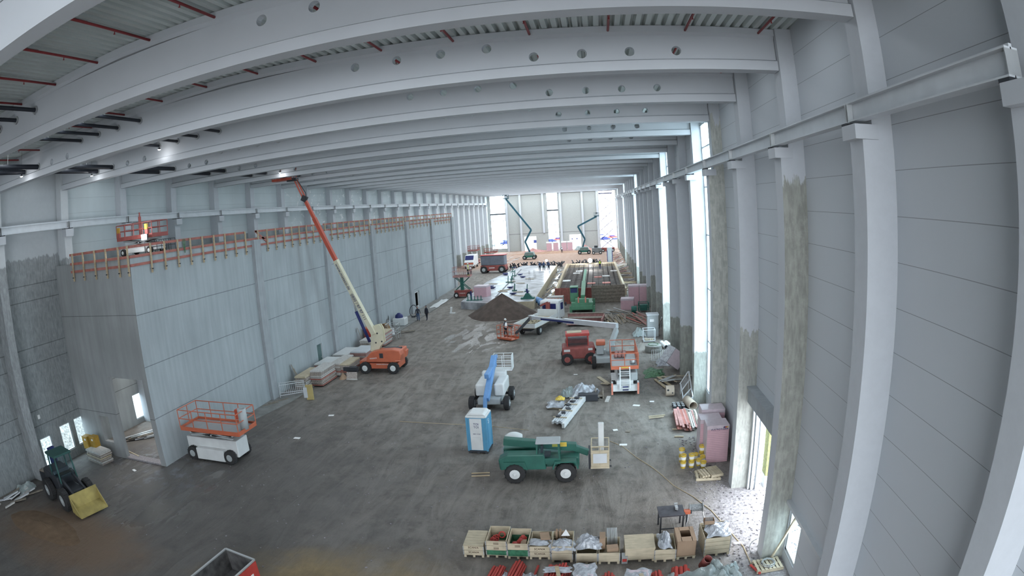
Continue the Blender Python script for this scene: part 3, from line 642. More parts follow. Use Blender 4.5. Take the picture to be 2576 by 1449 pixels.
def basket(t, c, sx, sy, h, mat, floor_mat=None, rz=0, name='basket'):
    mb = MB(); mb.T = Matrix.Translation(c) @ Matrix.Rotation(rz, 4, 'Z')
    mb.box((0, 0, .03), (sx, sy, .06)); rails(mb, -sx/2, sx/2, -sy/2, sy/2, .05, h, 3, .025, 4, 2); mb.box((0, 0, .12), (sx, sy, .03)) if False else None
    mb.bx(-sx/2, sx/2, -sy/2-.01, -sy/2+.01, .05, .2); mb.bx(-sx/2, sx/2, sy/2-.01, sy/2+.01, .05, .2)
    o = mb.build(name, mat, t)
    cb = MB(); cb.T = Matrix.Translation(c) @ Matrix.Rotation(rz, 4, 'Z'); cb.box((0, sy/2-.1, h*.85), (.5, .18, .22)); cb.build('control_box', M['dsteel'], o); return o
# ------------------------------------------------------------------ tall orange and cream boom lift on the left
t = thing('boom_lift', 'tall orange and cream telescopic boom lift raised to the roof by the concrete wall', 'boom lift', (-18.2, 45.2, 0))
Part(t, 'chassis', M['orange'], lambda m: (m.box((0, 0, .62), (3.3, 1.9, .5)), m.box((-1.5, 0, .85), (.9, 1.5, .3))), bevel=.06)
for x in (-1.27, 1.27):
    for y in (-1.12, 1.12): wheel(t, x, y, .50, .36, M['white'])
    Part(t, 'axle', M['dsteel'], lambda m: m.tube((x, -1.1, .5), (x, 1.1, .5), .10, 8))
Part(t, 'turntable_hood', M['orange'], lambda m: (m.prism([(-1.15, 1.0), (-1.05, 1.45), (-.6, 1.85), (.1, 2.0), (1.3, 2.05), (1.95, 1.95), (2.05, 1.6), (1.9, 1.1), (1.5, .95)], -1.15, -.25), m.prism([(-1.15, 1.0), (-1.05, 1.4), (-.6, 1.7), (1.3, 1.8), (2.0, 1.6), (1.9, 1.1), (1.5, .95)], .35, 1.15), m.box((1.55, 0, 1.45), (.7, 2.0, .9))), bevel=.08)
Part(t, 'engine_grille', M['dsteel'], lambda m: (m.box((.30, -1.16, 1.55), (.32, .03, .4)), m.box((1.0, -.05, 1.95), (1.5, .5, .1))))
Part(t, 'warning_stripe', M['refl'], lambda m: m.box((1.75, -1.16, 1.12), (.5, .02, .08)))
P0 = Vector((-18.75, 45.0, 3.55)); P1 = Vector((-24.05, 43.2, 16.55)); L0 = Vector((-18.2, 45.2, 0)); dr = (P1-P0).normalized(); yb = Vector((0.0, 1, 0)); yb = (yb-dr*yb.dot(dr)).normalized()
Part(t, 'riser', M['cream'], lambda m: (m.prism([(-.95, 1.75), (-.75, 3.2), (-.45, 3.95), (.15, 4.05), (.35, 3.7), (.40, 2.55), (.05, 2.2), (-.2, 1.75)], -.42, -.36), m.prism([(-.95, 1.75), (-.75, 3.2), (-.45, 3.95), (.15, 4.05), (.35, 3.7), (.40, 2.55), (.05, 2.2), (-.2, 1.75)], .0, .06), m.box((-.05, -.18, 3.0), (.5, .34, 1.3)), m.bar((-.55, -.18, 1.8), (-.3, -.18, 2.8), .3, .3)), bevel=.03)
Part(t, 'pivot_pins', M['dsteel'], lambda m: [m.tube((a, -.45, b), (a, -.30, b), .07, 10) for a, b in ((-.15, 3.3), (.2, 2.6), (-.35, 2.5))])
jn = P0.lerp(P1, .47)
Part(t, 'boom', M['cream'], lambda m: m.bar(P0-L0+dr*-.3+Vector((0, -.2, 0)), jn-L0, .42, .56, up=yb, w2=.38, h2=.48), bevel=.02)
Part(t, 'boom_extension', M['rorange'], lambda m: (m.bar(jn-L0-dr*.2, P0.lerp(P1, .75)-L0, .30, .38, up=yb), m.bar(P0.lerp(P1, .75)-L0-dr*.2, P1-L0-dr*1.7, .24, .30, up=yb)), bevel=.015)
Part(t, 'boom_knuckle', M['dsteel'], lambda m: m.box(P1-L0-dr*1.7, (.5, .3, .5), ry=.5), bevel=.03)
Part(t, 'jib', M['rorange'], lambda m: (m.bar(P1-L0-dr*1.6+Vector((-.12, 0, 0)), P1-L0+Vector((-.15, 0, .1)), .12, .12), m.bar(P1-L0-dr*1.6+Vector((.14, 0, 0)), P1-L0+Vector((.1, 0, .1)), .12, .12)))
Part(t, 'hose', M['black'], lambda m: m.path([P1-L0-dr*1.9+Vector((.2, -.2, 0)), P1-L0-dr*1.3+Vector((.42, -.2, .1)), P1-L0-dr*.3+Vector((.2, -.2, .2)), P1-L0+Vector((0, 0, .15))], .03))
bk = basket(t, P1-L0+Vector((-1.15, 0, .12)), 1.9, .95, 1.05, M['rorange'])
Part(t, 'basket_mount', M['dsteel'], lambda m: m.box(P1-L0+Vector((-.3, 0, .12)), (.9, .5, .26)))
Part(t, 'lift_cylinder', M['navy'], lambda m: m.tube((-.85, -.55, 2.6), P0.lerp(P1, .14)-L0+Vector((-.42, -.35, -.1)), .13, 12), smooth=True)
Part(t, 'cylinder_rod', M['steel'], lambda m: m.tube(P0.lerp(P1, .13)-L0+Vector((-.42, -.35, -.1)), P0.lerp(P1, .24)-L0+Vector((-.25, -.2, 0)), .07, 12), smooth=True)
xd = (P0-P1).normalized(); nrm = Vector((0, -1, 0)); nrm = (nrm-xd*nrm.dot(xd)).normalized(); yd = nrm.cross(xd)
for s_, u_, sz in (('www.mateco.de', .365, .37), ('0800 / 97 97 111', .165, .36)):
    ctr = P0.lerp(P1, u_)-L0+nrm*(.30+.2*(1-u_/.47))
    text(s_, sz, M['navytxt'], t, frame_M(ctr, xd, yd), 'boom_lettering')
text('www.mateco.de', .20, M['whitetxt'], t, frame_M(Vector((.35, -.975, .78)), (1, 0, 0), (0, 0, 1)), 'chassis_lettering')
text('mateco', .22, M['whitetxt'], t, frame_M(Vector((-.45, -1.17, 1.35)), (1, 0, .1), (0, 0, 1)), 'hood_lettering')
# ------------------------------------------------------------------ generic large scissor lift
def scissor_lift(name, label, loc, rz, L, W_, zdeck, body, plat, rim=None, group=None, toptool=None, sc_n=2, rail_h=1.1, ext=0.0, base_h=.75, wr=.42, armmat=None):
    t = thing(name, label, 'scissor lift', loc, rz, group)
    Part(t, 'chassis', body, lambda m: (m.box((0, 0, wr+base_h*.45), (L, W_*.62, base_h)), m.box((0, 0, wr+.05), (L*.55, W_*.98, base_h*.7))), bevel=.04)
    for x in (-L*.37, L*.37):
        for y in (-W_*.42, W_*.42): wheel(t, x, y, wr, W_*.15, rim or M['white'])
    Part(t, 'scissor_arms', armmat or M['wgrey'], lambda m: scissor(m, -L*.42, L*.42, 0, W_*.45, wr+base_h, zdeck-.05, sc_n, .11))
    Part(t, 'platform', plat, lambda m: (m.box((ext/2, 0, zdeck+.05), (L+ext, W_, .08)), m.bx(-L/2, L/2+ext, -W_/2-.02, -W_/2+.03, zdeck, zdeck+.24), m.bx(-L/2, L/2+ext, W_/2-.03, W_/2+.02, zdeck, zdeck+.24), m.bx(-L/2-.02, -L/2+.03, -W_/2, W_/2, zdeck, zdeck+.24), m.bx(L/2+ext-.03, L/2+ext+.02, -W_/2, W_/2, zdeck, zdeck+.24)))
    Part(t, 'platform_floor', M['steel'], lambda m: m.box((ext/2, 0, zdeck+.10), (L+ext-.1, W_-.1, .02)))
    Part(t, 'guard_rail', plat, lambda m: rails(m, -L/2, L/2+ext, -W_/2, W_/2, zdeck+.2, zdeck+rail_h, 2, .028, 4, 2))
    return t
t = scissor_lift('scissor_lift', 'orange and white scissor lift seen end-on, with a ladder, right of centre', (1.55, 40.0, 0), PI/2, 4.0, 1.85, 1.78, M['white'], M['orange'], base_h=.6)
Part(t, 'ladder', M['white'], lambda m: ([m.bar((-2.45, s*.33, .55), (-2.02, s*.33, 1.95), .07, .05) for s in (-1, 1)], [m.bar((-2.44+.43*i/5, -.33, .6+1.3*i/5), (-2.44+.43*i/5, .33, .6+1.3*i/5), .05, .04) for i in range(6)]))
Part(t, 'outrigger_box', M['white'], lambda m: (m.box((-2.12, 0, .52), (.35, 1.75, .42)), m.box((-2.2, -.88, .55), (.5, .12, .8)), m.box((-2.2, .88, .55), (.5, .12, .8))), bevel=.02)
Part(t, 'warning_stripe', M['refl'], lambda m: (m.box((-2.46, -.88, .55), (.02, .12, .8)), m.box((-2.46, .88, .55), (.02, .12, .8))))
Part(t, 'engine_hood', M['wgrey'], lambda m: m.box((-1.0, -.62, 1.15), (1.5, .55, .62)), bevel=.12)
Part(t, 'step_slots', M['navy'], lambda m: (m.box((-2.31, -.03, .62), (.02, .4, .09)), m.box((-2.31, -.03, .42), (.02, .4, .07))))
Part(t, 'name_plate', M['yellow'], lambda m: m.box((-2.04, 0, 1.92), (.02, .5, .08)))
for i in range(3):
    tag(Part(None, 'canvas_roll', M['pwood'], lambda m: m.tube((1.0+.28*i, 40.6, 2.03+.0*i), (1.12+.28*i, 41.8, 2.03), .135, 10), smooth=True), 'faded red rolled bundle lying on the platform of the end-on scissor lift', 'roll', 'rolls on the scissor lift platform')
tag(Part(None, 'tool_bag', M['steel'], lambda m: m.lathe([(.18, 0), (.22, .1), (.2, .28), (.06, .36)], (2.15, 39.0, 1.90), 10), smooth=True), 'small pale tool bag on the near right corner of the scissor lift platform', 'tool bag')
t = scissor_lift('scissor_lift', 'orange topped white scissor lift parked against the near corner of the inner wall', (-21.75, 25.55, 0), 0, 3.9, 1.9, 1.85, M['white'], M['orange'], M['wgrey'], ext=.6, rail_h=1.25, base_h=1.0, armmat=M['wgrey'])
Part(t, 'control_box', M['rorange'], lambda m: m.box((1.95, .3, 2.75), (.4, .5, .6)), bevel=.05)
tag(Part(None, 'pipe_roll', M['wgrey'], lambda m: m.tube((-19.35, 25.5, 2.0), (-19.35, 25.5, 3.2), .26, 14, hollow=.05), smooth=True), 'upright pale grey roll on the platform of the corner scissor lift', 'roll')
t = scissor_lift('scissor_lift', 'red and white scissor lift standing on the inner building behind the guard rail', (-26.4, 26.4, 12.15), 0, 3.4, 1.5, .95, M['white'], M['dred'], base_h=.35, wr=.22, rail_h=.95, sc_n=1)
Part(t, 'mast', M['dred'], lambda m: (m.tube((-.1, 0, 1.0), (-.1, 0, 2.3), .10, 10), m.tube((-.1, 0, 2.3), (-.1, 0, 2.55), .05, 8)))
for nm, x, mat in (('harness_bag', -1.45, 'amber'), ('harness_bag', 1.25, 'yellow')):
    tag(Part(None, nm, [M[mat], M['dred']], lambda m: (m.box((-26.4+x, 25.6, 13.75), (.22, .12, .35)), m.box((-26.4+x+.05, 25.58, 13.45), (.24, .13, .3), m=1))), 'yellow and red bag hanging on the rooftop scissor lift rail, %s end' % ('left' if x < 0 else 'right'), 'bag', 'bags on the rooftop lift rail')
t = thing('flood_lamp', 'glaring lamp at the right end of the rooftop scissor lift', 'lamp', (-25.0, 25.2, 12.15))
Part(t, 'stand', M['dsteel'], lambda m: (m.tube((0, 0, 0), (0, 0, .85), .03, 8), m.box((0, 0, .02), (.5, .5, .04)))); Part(t, 'lamp_housing', M['dsteel'], lambda m: m.box((0, .06, 1.0), (.5, .12, .34))); Part(t, 'lamp_face', M['lamp'], lambda m: m.box((0, -.01, 1.0), (.46, .02, .30)))
bulb('flood_lamp_light', (-25.0, 25.0, 13.25), 90, (.95, .97, 1), .2)
# ------------------------------------------------------------------ guard rails on top of the inner wall
def guard(label, posts, axis, c, boards, group='guard rails along the top of the inner building'):
    """posts: positions along the axis, boards: list of (a, b, z)"""
    a0 = posts[0]; t = thing('guard_rail', label, 'guard rail', (a0, c, 11.1) if axis == 'X' else (c, a0, 11.1), 0, group); L_ = Vector(t.location)
    out = -.10 if axis == 'X' else .10
    for a in posts:
        mb = MB(); mb.T = Matrix.Translation(-L_)
        if axis == 'X': mb.bx(a-.05, a+.05, c+out-.04, c+out+.04, 11.1, 12.78)
        else: mb.bx(c+out-.04, c+out+.04, a-.05, a+.05, 11.1, 12.78)
        o = mb.build('rail_post', M['wood'], t)
        mb = MB(); mb.T = Matrix.Translation(-L_)
        if axis == 'X': mb.tube((a, c+.1, 11.32), (a, c+out-.14, 11.32), .015, 6); mb.box((a, c+out-.06, 11.32), (.12, .03, .06))
        else: mb.tube((c-.1, a, 11.32), (c+out+.14, a, 11.32), .015, 6); mb.box((c+out+.06, a, 11.32), (.03, .12, .06))
        mb.build('clamp', M['dsteel'], o)
    for p0, p1, z0, z1 in boards:
        mb = MB(); mb.T = Matrix.Translation(-L_); off = -.04 if axis == 'X' else .04
        P = (lambda a, z: (a, c+out*.2, z)) if axis == 'X' else (lambda a, z: (c+out*.2, a, z))
        mb.bar(P(p0, z0), P(p1, z1), .03, .15); mb.build('rail_board', M['rwood'], t)
zs_ = (12.70, 12.15, 11.68)
guard('red board guard rail on pale posts over the shaded end wall with the doorway', [-30.0, -28.8, -27.55, -26.4, -25.2, -24.35], 'X', BY-.02, [(-30.4, -24.2, z, z) for z in zs_])
segs = [('beside the rooftop scissor lift, ending at a gap', 24.85, 35.2, 9), ('with a slanting loose board at its near end, before the boom', 36.95, 47.4, 9), ('passing behind the raised tall boom', 48.5, 59.4, 9), ('above the third and fourth wall bays', 60.4, 71.0, 9), ('in the far part of the wall', 72.0, 83.6, 8), ('at the far end of the inner wall', 84.6, 96.6, 8)]
for i, (lab, a, b, n_) in enumerate(segs):
    ps = [a+(b-a)*j/(n_-1) for j in range(n_)]; bd = [(a-.3, b+.2, z, z) for z in zs_[:3]]
    if i == 0: bd = [(23.05, 35.2, 12.70, 12.70), (23.05, 36.6, 12.15, 12.15), (23.05, 36.6, 11.68, 11.68)]
    if i == 1: bd += [(36.7, 38.4, 12.72, 11.8)]
    guard('red board guard rail ' + lab, ps, 'Y', BX+.02, bd)
t = tag(Part(None, 'safety_net', M['leaf'], lambda m: [m.path([(BX+.05+.02*j, 28.0+.09*j, 12.75), (BX+.1, 28.05+.05*j, 12.3), (BX+.06, 28.2, 11.9)], .02, 4) for j in range(4)]), 'green net scrap hanging on the guard rail beyond the rooftop lift', 'net')
t = thing('trestle', 'thin dark steel trestle behind the guard rail right of the rooftop lift', 'trestle', (-24.9, 26.8, 12.15)); Part(t, 'frame', M['dsteel'], lambda m: (rails(m, -.3, .3, -.9, .9, 0, .75, 2, .02, 1, 4),))
# ------------------------------------------------------------------ folded blue and white boom lift
t = thing('boom_lift', 'folded blue and white articulated boom lift in the middle of the floor', 'boom lift', (-7.3, 36.6, 0), R(90))
Part(t, 'chassis', M['wgrey'], lambda m: m.box((0, 0, .6), (2.6, 1.5, .4)), bevel=.05)
for x in (-1.05, 1.05):
    for y in (-1.15, 1.15): wheel(t, x, y, .45, .36, M['wgrey'])
    Part(t, 'axle', M['dsteel'], lambda m: m.tube((x, -1.1, .45), (x, 1.1, .45), .10, 8))
Part(t, 'turntable', M['white'], lambda m: (m.box((.2, .55, 1.25), (2.1, .75, .8)), m.box((.3, -.65, 1.25), (2.2, .65, .85)), m.box((1.35, 0, 1.5), (.5, 1.7, .9))), bevel=.10)
Part(t, 'boom', M['blue'], lambda m: (m.bar((-1.75, .05, .9), (1.1, -.1, 3.0), .36, .4), m.bar((1.1, -.1, 2.55), (-.9, .1, 2.2), .32, .34)), bevel=.03)
Part(t, 'jib', M['blue'], lambda m: (m.bar((-1.75, .12, 1.0), (-2.1, .12, .25), .22, .3), m.bar((1.0, -.15, 3.0), (1.7, -.15, 2.9), .2, .25)), bevel=.03)
basket(t, Vector((1.9, -.55, 1.9)), .8, 1.3, 1.05, M['white'])
# ------------------------------------------------------------------ portable toilet
t = thing('portable_toilet', 'blue portable toilet cabin with white door and roof', 'toilet', (-6.62, 28.95, 0), R(-3))
Part(t, 'cabin', M['toilet'], lambda m: (m.box((0, 0, 1.12), (1.08, 1.08, 1.9)), [m.box((s*.52, q*.52, 1.12), (.10, .10, 1.95)) for s in (-1, 1) for q in (-1, 1)], m.box((.545, 0, 1.1), (.03, .6, 1.5))), bevel=.03)
Part(t, 'base', M['dsteel'], lambda m: (m.box((0, 0, .12), (1.1, 1.1, .12)), [m.box((x, 0, .03), (.14, 1.1, .06)) for x in (-.45, 0, .45)]))
Part(t, 'roof', M['white'], lambda m: (m.box((0, 0, 2.12), (1.14, 1.14, .12)), m.prism([(-.52, 2.18), (-.38, 2.30), (.38, 2.30), (.52, 2.18)], -.5, .5)), bevel=.04)
d = Part(t, 'door', M['white'], lambda m: m.box((-.03, -.555, 1.12), (.66, .05, 1.82)), bevel=.02)
Part(d, 'door_panel', M['white'], lambda m: (m.box((-.03, -.585, .62), (.44, .02, .7)),), bevel=.008)
Part(d, 'logo_plate', M['white'], lambda m: m.box((-.0, -.587, 1.6), (.30, .02, .34)))
text('TOI\nTOI', .17, M['navytxt'], d, frame_M(Vector((0, -.60, 1.64)), (1, 0, 0), (0, 0, 1)), 'logo_lettering', bold=.008)
text('0800 1 32 60', .075, M['navytxt'], d, frame_M(Vector((0, -.585, 1.16)), (1, 0, 0), (0, 0, 1)), 'number_lettering', bold=.003)
text('S', .4, M['whitetxt'], t, frame_M(Vector((.562, -.1, 1.75)), (0, 1, 0), (0, 0, 1)), 'side_emblem', bold=.01)
# ------------------------------------------------------------------ green telehandler
t = thing('telehandler', 'dark green telescopic handler with white wheels, front centre of the floor', 'telehandler', (-3.0, 26.0, 0), R(2))
Part(t, 'chassis', M['green'], lambda m: (m.box((0, 0, .85), (3.7, 1.1, .5)), m.prism([(-1.9, .7), (-1.95, 1.25), (-1.5, 1.5), (.2, 1.5), (.3, .7)], -1.05, -.45), m.prism([(-1.9, .7), (-1.9, 1.2), (-.2, 1.3), (.1, .7)], .45, 1.05)), bevel=.06)
for x in (-1.2, 1.2):
    for y in (-.95, .95): wheel(t, x, y, .50, .36, M['white'])
    Part(t, 'axle', M['dsteel'], lambda m: m.tube((x, -.9, .5), (x, .9, .5), .10, 8))
Part(t, 'fender', M['green'], lambda m: [m.prism([(x-.62, .75), (x-.5, 1.15), (x+.5, 1.15), (x+.62, .75), (x+.55, .75), (x+.45, 1.08), (x-.45, 1.08), (x-.55, .75)], y-.2, y+.2) for x in (-1.2, 1.2) for y in (-.95, .95)])
Part(t, 'cab_frame', M['green'], lambda m: ([m.bar((x, y, 1.0), (x*.9+.03, y, 2.0), .07, .07) for x in (-.15, .95) for y in (-.95, -.25)], m.box((.4, -.6, 1.1), (1.1, .75, .3))))
Part(t, 'cab_roof', M['wgrey'], lambda m: m.box((.4, -.6, 2.04), (1.15, .8, .09)), bevel=.03)
Part(t, 'cab_glass', M['glass'], lambda m: (m.bx(-.1, .9, -.96, -.95, 1.25, 1.98), m.bx(-.12, -.11, -.93, -.27, 1.25, 1.98)))
Part(t, 'seat', M['dsteel'], lambda m: (m.box((.3, -.6, 1.35), (.4, .45, .12)), m.box((.1, -.6, 1.6), (.1, .45, .5))))
Part(t, 'boom', M['green'], lambda m: (m.bar((-1.8, .15, 1.75), (1.7, .15, 1.35), .34, .38), m.bar((1.5, .15, 1.35), (2.3, .15, 1.0), .26, .3)), bevel=.03)
Part(t, 'boom_stripe', M['yellow'], lambda m: m.box((.9, -.03, 1.56), (.7, .02, .22)))
Part(t, 'fork_carriage', M['dsteel'], lambda m: (m.box((2.35, .15, .75), (.12, 1.1, .8)), [m.box((2.85, .15+s*.35, .38), (1.1, .10, .05)) for s in (-1, 1)]))
t = thing('work_basket', 'pale work basket with a white post carried in front of the green handler', 'basket', (-.15, 26.2, .40))
Part(t, 'frame', M['ply'], lambda m: (m.box((0, 0, .05), (.9, 1.2, .1)), rails(m, -.42, .42, -.55, .55, .1, 1.15, 2, .03, 2, 2), m.bx(-.44, -.40, -.57, .57, .1, .6), m.bx(-.44, .44, -.57, -.53, .1, .95)))
Part(t, 'post', M['white'], lambda m: m.box((.05, .2, 1.35), (.28, .22, 1.5)), bevel=.04); Part(t, 'panel', M['lsteel'], lambda m: m.box((.0, -.6, .55), (.66, .03, .5)))
t = thing('water_tank', 'round white topped tank standing behind the left end of the green handler', 'tank', (-4.55, 27.6, 0))
Part(t, 'barrel', M['wgrey'], lambda m: m.lathe([(.50, 0), (.62, .3), (.66, .62), (.42, .95), (.24, 1.25)], n=20), smooth=True); Part(t, 'lid', M['white'], lambda m: m.lathe([(.25, 1.22), (.46, 1.30), (.46, 1.40), (.30, 1.50), (.05, 1.53)], n=20), smooth=True)
# ------------------------------------------------------------------ dark loader by the left wall
t = thing('wheel_loader', 'dark blurred wheel loader with a yellow bucket, lower left corner', 'loader', (-27.1, 16.9, 0), R(-12))
Part(t, 'body', M['dsteel'], lambda m: (m.box((-.9, 0, 1.1), (2.2, 1.3, .9)), m.box((.8, 0, .8), (1.6, .9, .5)), m.prism([(-2.2, .8), (-2.2, 1.5), (-1.6, 1.75), (-.3, 1.75), (-.2, .8)], -.6, .6)), bevel=.08)
for x in (-1.1, 1.15):
    for y in (-.9, .9): wheel(t, x, y, .62, .42, M['wgrey'])
Part(t, 'cab_frame', mk('dark green cab paint', (.03, .10, .09), .5), lambda m: ([m.bar((x, y, 1.3), (x*.85, y*.9, 2.75), .09, .09) for x in (-.55, .65) for y in (-.6, .6)], m.box((0, 0, 2.78), (1.4, 1.25, .12))), bevel=.02)
Part(t, 'cab_glass', M['glass'], lambda m: (m.bx(-.5, .55, -.585, -.575, 1.5, 2.7), m.bx(.55, .56, -.55, .55, 1.5, 2.7)))
Part(t, 'lift_arm', M['dsteel'], lambda m: [m.bar((.3, s*.45, 1.5), (2.2, s*.45, .7), .12, .22) for s in (-1, 1)])
Part(t, 'bucket', mk('dull yellow bucket', (.42, .34, .12), .6, var=.2, vs=2), lambda m: (m.prism([(2.1, .25), (2.15, 1.15), (2.3, 1.2), (2.35, .45), (3.1, .2), (3.1, .12), (2.3, .12)], -.95, .95), m.prism([(2.1, .2), (2.2, 1.15), (3.1, .15)], -.97, -.93), m.prism([(2.1, .2), (2.2, 1.15), (3.1, .15)], .93, .97)))
Part(t, 'exhaust', M['black'], lambda m: m.tube((-1.5, .3, 1.7), (-1.5, .3, 2.5), .06, 8))
t = thing('gas_cylinder_cage', 'dark crate with a raised dark panel beside the loader at the left wall', 'crate', (-30.6, 18.0, 0)); Part(t, 'box', M['dsteel'], lambda m: m.box((0, 0, .35), (1.3, 1.0, .7))); Part(t, 'lid', M['owood'], lambda m: m.box((-.1, 0, .73), (1.2, .9, .06))); Part(t, 'panel', M['navy'], lambda m: m.box((.5, .3, 1.4), (.2, .5, 1.5)))
# ------------------------------------------------------------------ red machine and long boom lift, mid right
t = thing('telehandler', 'dull red blurred telescopic handler mid right, beside the long boom', 'telehandler', (-1.9, 47.0, 0), R(4))
Part(t, 'body', M['dred'], lambda m: (m.box((0, 0, .95), (2.7, 1.9, 1.0)), m.box((-.1, .3, 1.75), (1.9, 1.0, .35))), bevel=.15)
for x in (-.95, .95):
    for y in (-.95, .95): wheel(t, x, y, .48, .35, M['dred'])
Part(t, 'cab_frame', M['red'], lambda m: ([m.bar((x, y, 1.3), (x, y, 2.35), .09, .09) for x in (-.9, .8) for y in (-.5, .6)], m.box((-.05, .05, 2.38), (1.95, 1.3, .22))), bevel=.03)
Part(t, 'roof_plate', M['ply'], lambda m: m.box((-.3, .1, 2.52), (1.2, .8, .05)))
Part(t, 'cab_glass', M['glass'], lambda m: m.bx(-.85, .75, -.53, -.52, 1.5, 2.3))
Part(t, 'reflector', M['white'], lambda m: (m.box((-.95, -.97, 1.2), (.5, .03, .18)), m.box((.95, -.97, 1.25), (.35, .03, .18))))
t = thing('boom_lift', 'white and grey boom lift whose long boom reaches low to an orange basket', 'boom lift', (.2, 46.2, 0)); L0 = Vector((.2, 46.2, 0))
Part(t, 'chassis', M['wgrey'], lambda m: m.box((0, 0, .62), (1.7, 3.0, .45)), bevel=.05)
for x in (-.6, .95):
    for y in (-1.4, 1.2): wheel(t, x-.2, y, .48, .34, M['orange'], axis='X')
Part(t, 'turntable', M['wgrey'], lambda m: (m.box((-.3, .3, 1.3), (.6, 2.0, .8)), m.box((.65, .3, 1.25), (.5, 2.0, .7)), m.bar((.3, -.9, 1.1), (1.1, .9, 2.6), .35, .5)), bevel=.08)
Part(t, 'hood', M['orange'], lambda m: m.box((-.25, -.4, 1.85), (.75, .9, .35)), bevel=.08)
B0 = Vector((1.35, 47.2, 2.85)); B1 = Vector((-6.7, 56.0, 2.15)); B2 = Vector((-9.0, 55.9, .35)); Bj = B0.lerp(B1, .58)
Part(t, 'boom', M['lsteel'], lambda m: (m.bar(B0-L0, Bj-L0, .34, .42), m.bar(Bj-L0, B1-L0, .24, .30)), bevel=.02)
Part(t, 'boom_stripe', M['navy'], lambda m: m.bar(B0.lerp(B1, .45)-L0+Vector((-.11, -.11, -.05)), B0.lerp(B1, .86)-L0+Vector((-.09, -.09, -.04)), .10, .16))
Part(t, 'boom_head', M['steel'], lambda m: m.box(B1-L0, (.6, .45, .45), rz=-.8), bevel=.05)
Part(t, 'jib', M['dsteel'], lambda m: m.bar(B1-L0+Vector((-.1, 0, 0)), B2-L0+Vector((.6, 0, .2)), .22, .26), bevel=.02)
xd = (B0-B1).normalized(); nr = Vector((-.7, -.7, .1)); nr = (nr-xd*nr.dot(xd)).normalized()
basket(t, B2-L0+Vector((-.15, .1, -.25)), 1.9, 1.1, 1.35, M['orange'], rz=R(-35))
# ------------------------------------------------------------------ white flatbed truck
t = thing('flatbed_truck', 'white flatbed truck with timber on its bed, under the long boom', 'truck', (-6.3, 60.6, 0), R(72))
Part(t, 'frame', M['dsteel'], lambda m: m.box((.2, 0, .65), (7.6, .9, .22)))
for x in (-2.6, 2.9):
    for y in (-.95, .95): wheel(t, x, y, .46, .3, M['wgrey'])
Part(t, 'cab', M['white'], lambda m: (m.prism([(2.4, .6), (2.4, 2.45), (2.6, 2.6), (3.9, 2.6), (4.2, 1.6), (4.25, .6)], -1.1, 1.1),), bevel=.08)
Part(t, 'cab_windows', M['navy'], lambda m: (m.bx(3.0, 3.75, -1.115, -1.10, 1.55, 2.3), m.bx(3.0, 3.75, 1.10, 1.115, 1.55, 2.3), m.bx(2.38, 2.39, -.8, -.15, 1.6, 2.3), m.bx(2.38, 2.39, .15, .8, 1.6, 2.3)))
Part(t, 'bed', M['ply'], lambda m: m.box((-1.1, 0, .98), (6.0, 2.3, .1)))
Part(t, 'side_board', M['white'], lambda m: (m.box((-1.1, -1.15, 1.2), (6.0, .05, .42)), m.box((-1.1, 1.15, 1.2), (6.0, .05, .42)), m.box((-4.1, 0, 1.2), (.05, 2.3, .42)), m.box((1.9, 0, 1.4), (.05, 2.3, .8))))
Part(t, 'tail_light', M['refl'], lambda m: (m.box((-4.14, .8, 1.2), (.02, .3, .1)), m.box((-4.14, .45, 1.2), (.02, .3, .1))))
Part(t, 'loader_crane', M['dred'], lambda m: (m.box((2.1, 0, 1.7), (.35, .4, 1.6)), m.bar((2.1, 0, 2.5), (2.1, .9, 2.1), .2, .2)))
Part(t, 'mirror', M['dsteel'], lambda m: [m.box((4.1, s*1.3, 2.0), (.08, .15, .4)) for s in (-1, 1)])
ux, uy = math.cos(R(72)), math.sin(R(72))
for i in range(6):
    a = -3.2+1.0*(i % 3); bb_ = -.6+.75*(i//3)
    o = Part(None, 'timber_bundle', M['ply'], lambda m: [m.box((-6.3+ux*a-uy*(bb_+.13*j), 60.6+uy*a+ux*(bb_+.13*j), 1.09+.07*(j % 2)), (1.3, .11, .10), rz=R(72)) for j in range(4)])
    tag(o, 'short bundle of pale timber lying on the flatbed truck', 'timber', 'timber bundles on the truck bed')
# ------------------------------------------------------------------ green mobile crane in front of the formwork
t = thing('crawler_crane', 'bright green crane truck with its boom laid over the formwork', 'crane', (-2.1, 69.6, 0), R(90))
Part(t, 'chassis', M['lgreen'], lambda m: (m.box((1.2, 0, .8), (5.5, 2.4, .5)), m.box((-1.0, 0, .95), (1.0, 2.6, .9))), bevel=.06)
for x in (-.9, .8, 3.0):
    for y in (-1.05, 1.05): wheel(t, x, y, .5, .35, M['wgrey'])
Part(t, 'cab_frame', M['lgreen'], lambda m: (m.box((1.6, 1.0, 1.7), (1.6, 1.0, 1.1)), m.box((1.6, 1.0, 2.9), (1.6, 1.0, .1)), [m.bar((1.6+a, 1.0+b, 2.2), (1.6+a, 1.0+b, 2.9), .08, .08) for a in (-.75, .75) for b in (-.45, .45)]), bevel=.03)
Part(t, 'cab_glass', M['navy'], lambda m: m.box((1.6, 1.0, 2.5), (1.5, .9, .6)))
Part(t, 'boom', M['lgreen'], lambda m: (m.bar((-.6, -.1, 1.9), (6.5, -.1, 2.7), .5, .55), m.bar((6.3, -.1, 2.7), (17.0, -.15, 3.1), .34, .38)), bevel=.03)
Part(t, 'counterweight', M['lgreen'], lambda m: m.box((-1.2, 0, 1.6), (.6, 1.6, .5)), bevel=.05)
Part(t, 'reflector', M['refl'], lambda m: (m.box((-1.52, .42, 1.75), (.03, .16, .7)), m.box((-1.52, -.42, 1.75), (.03, .16, .7)), m.box((-1.52, 0, .85), (.03, 1.2, .14))))
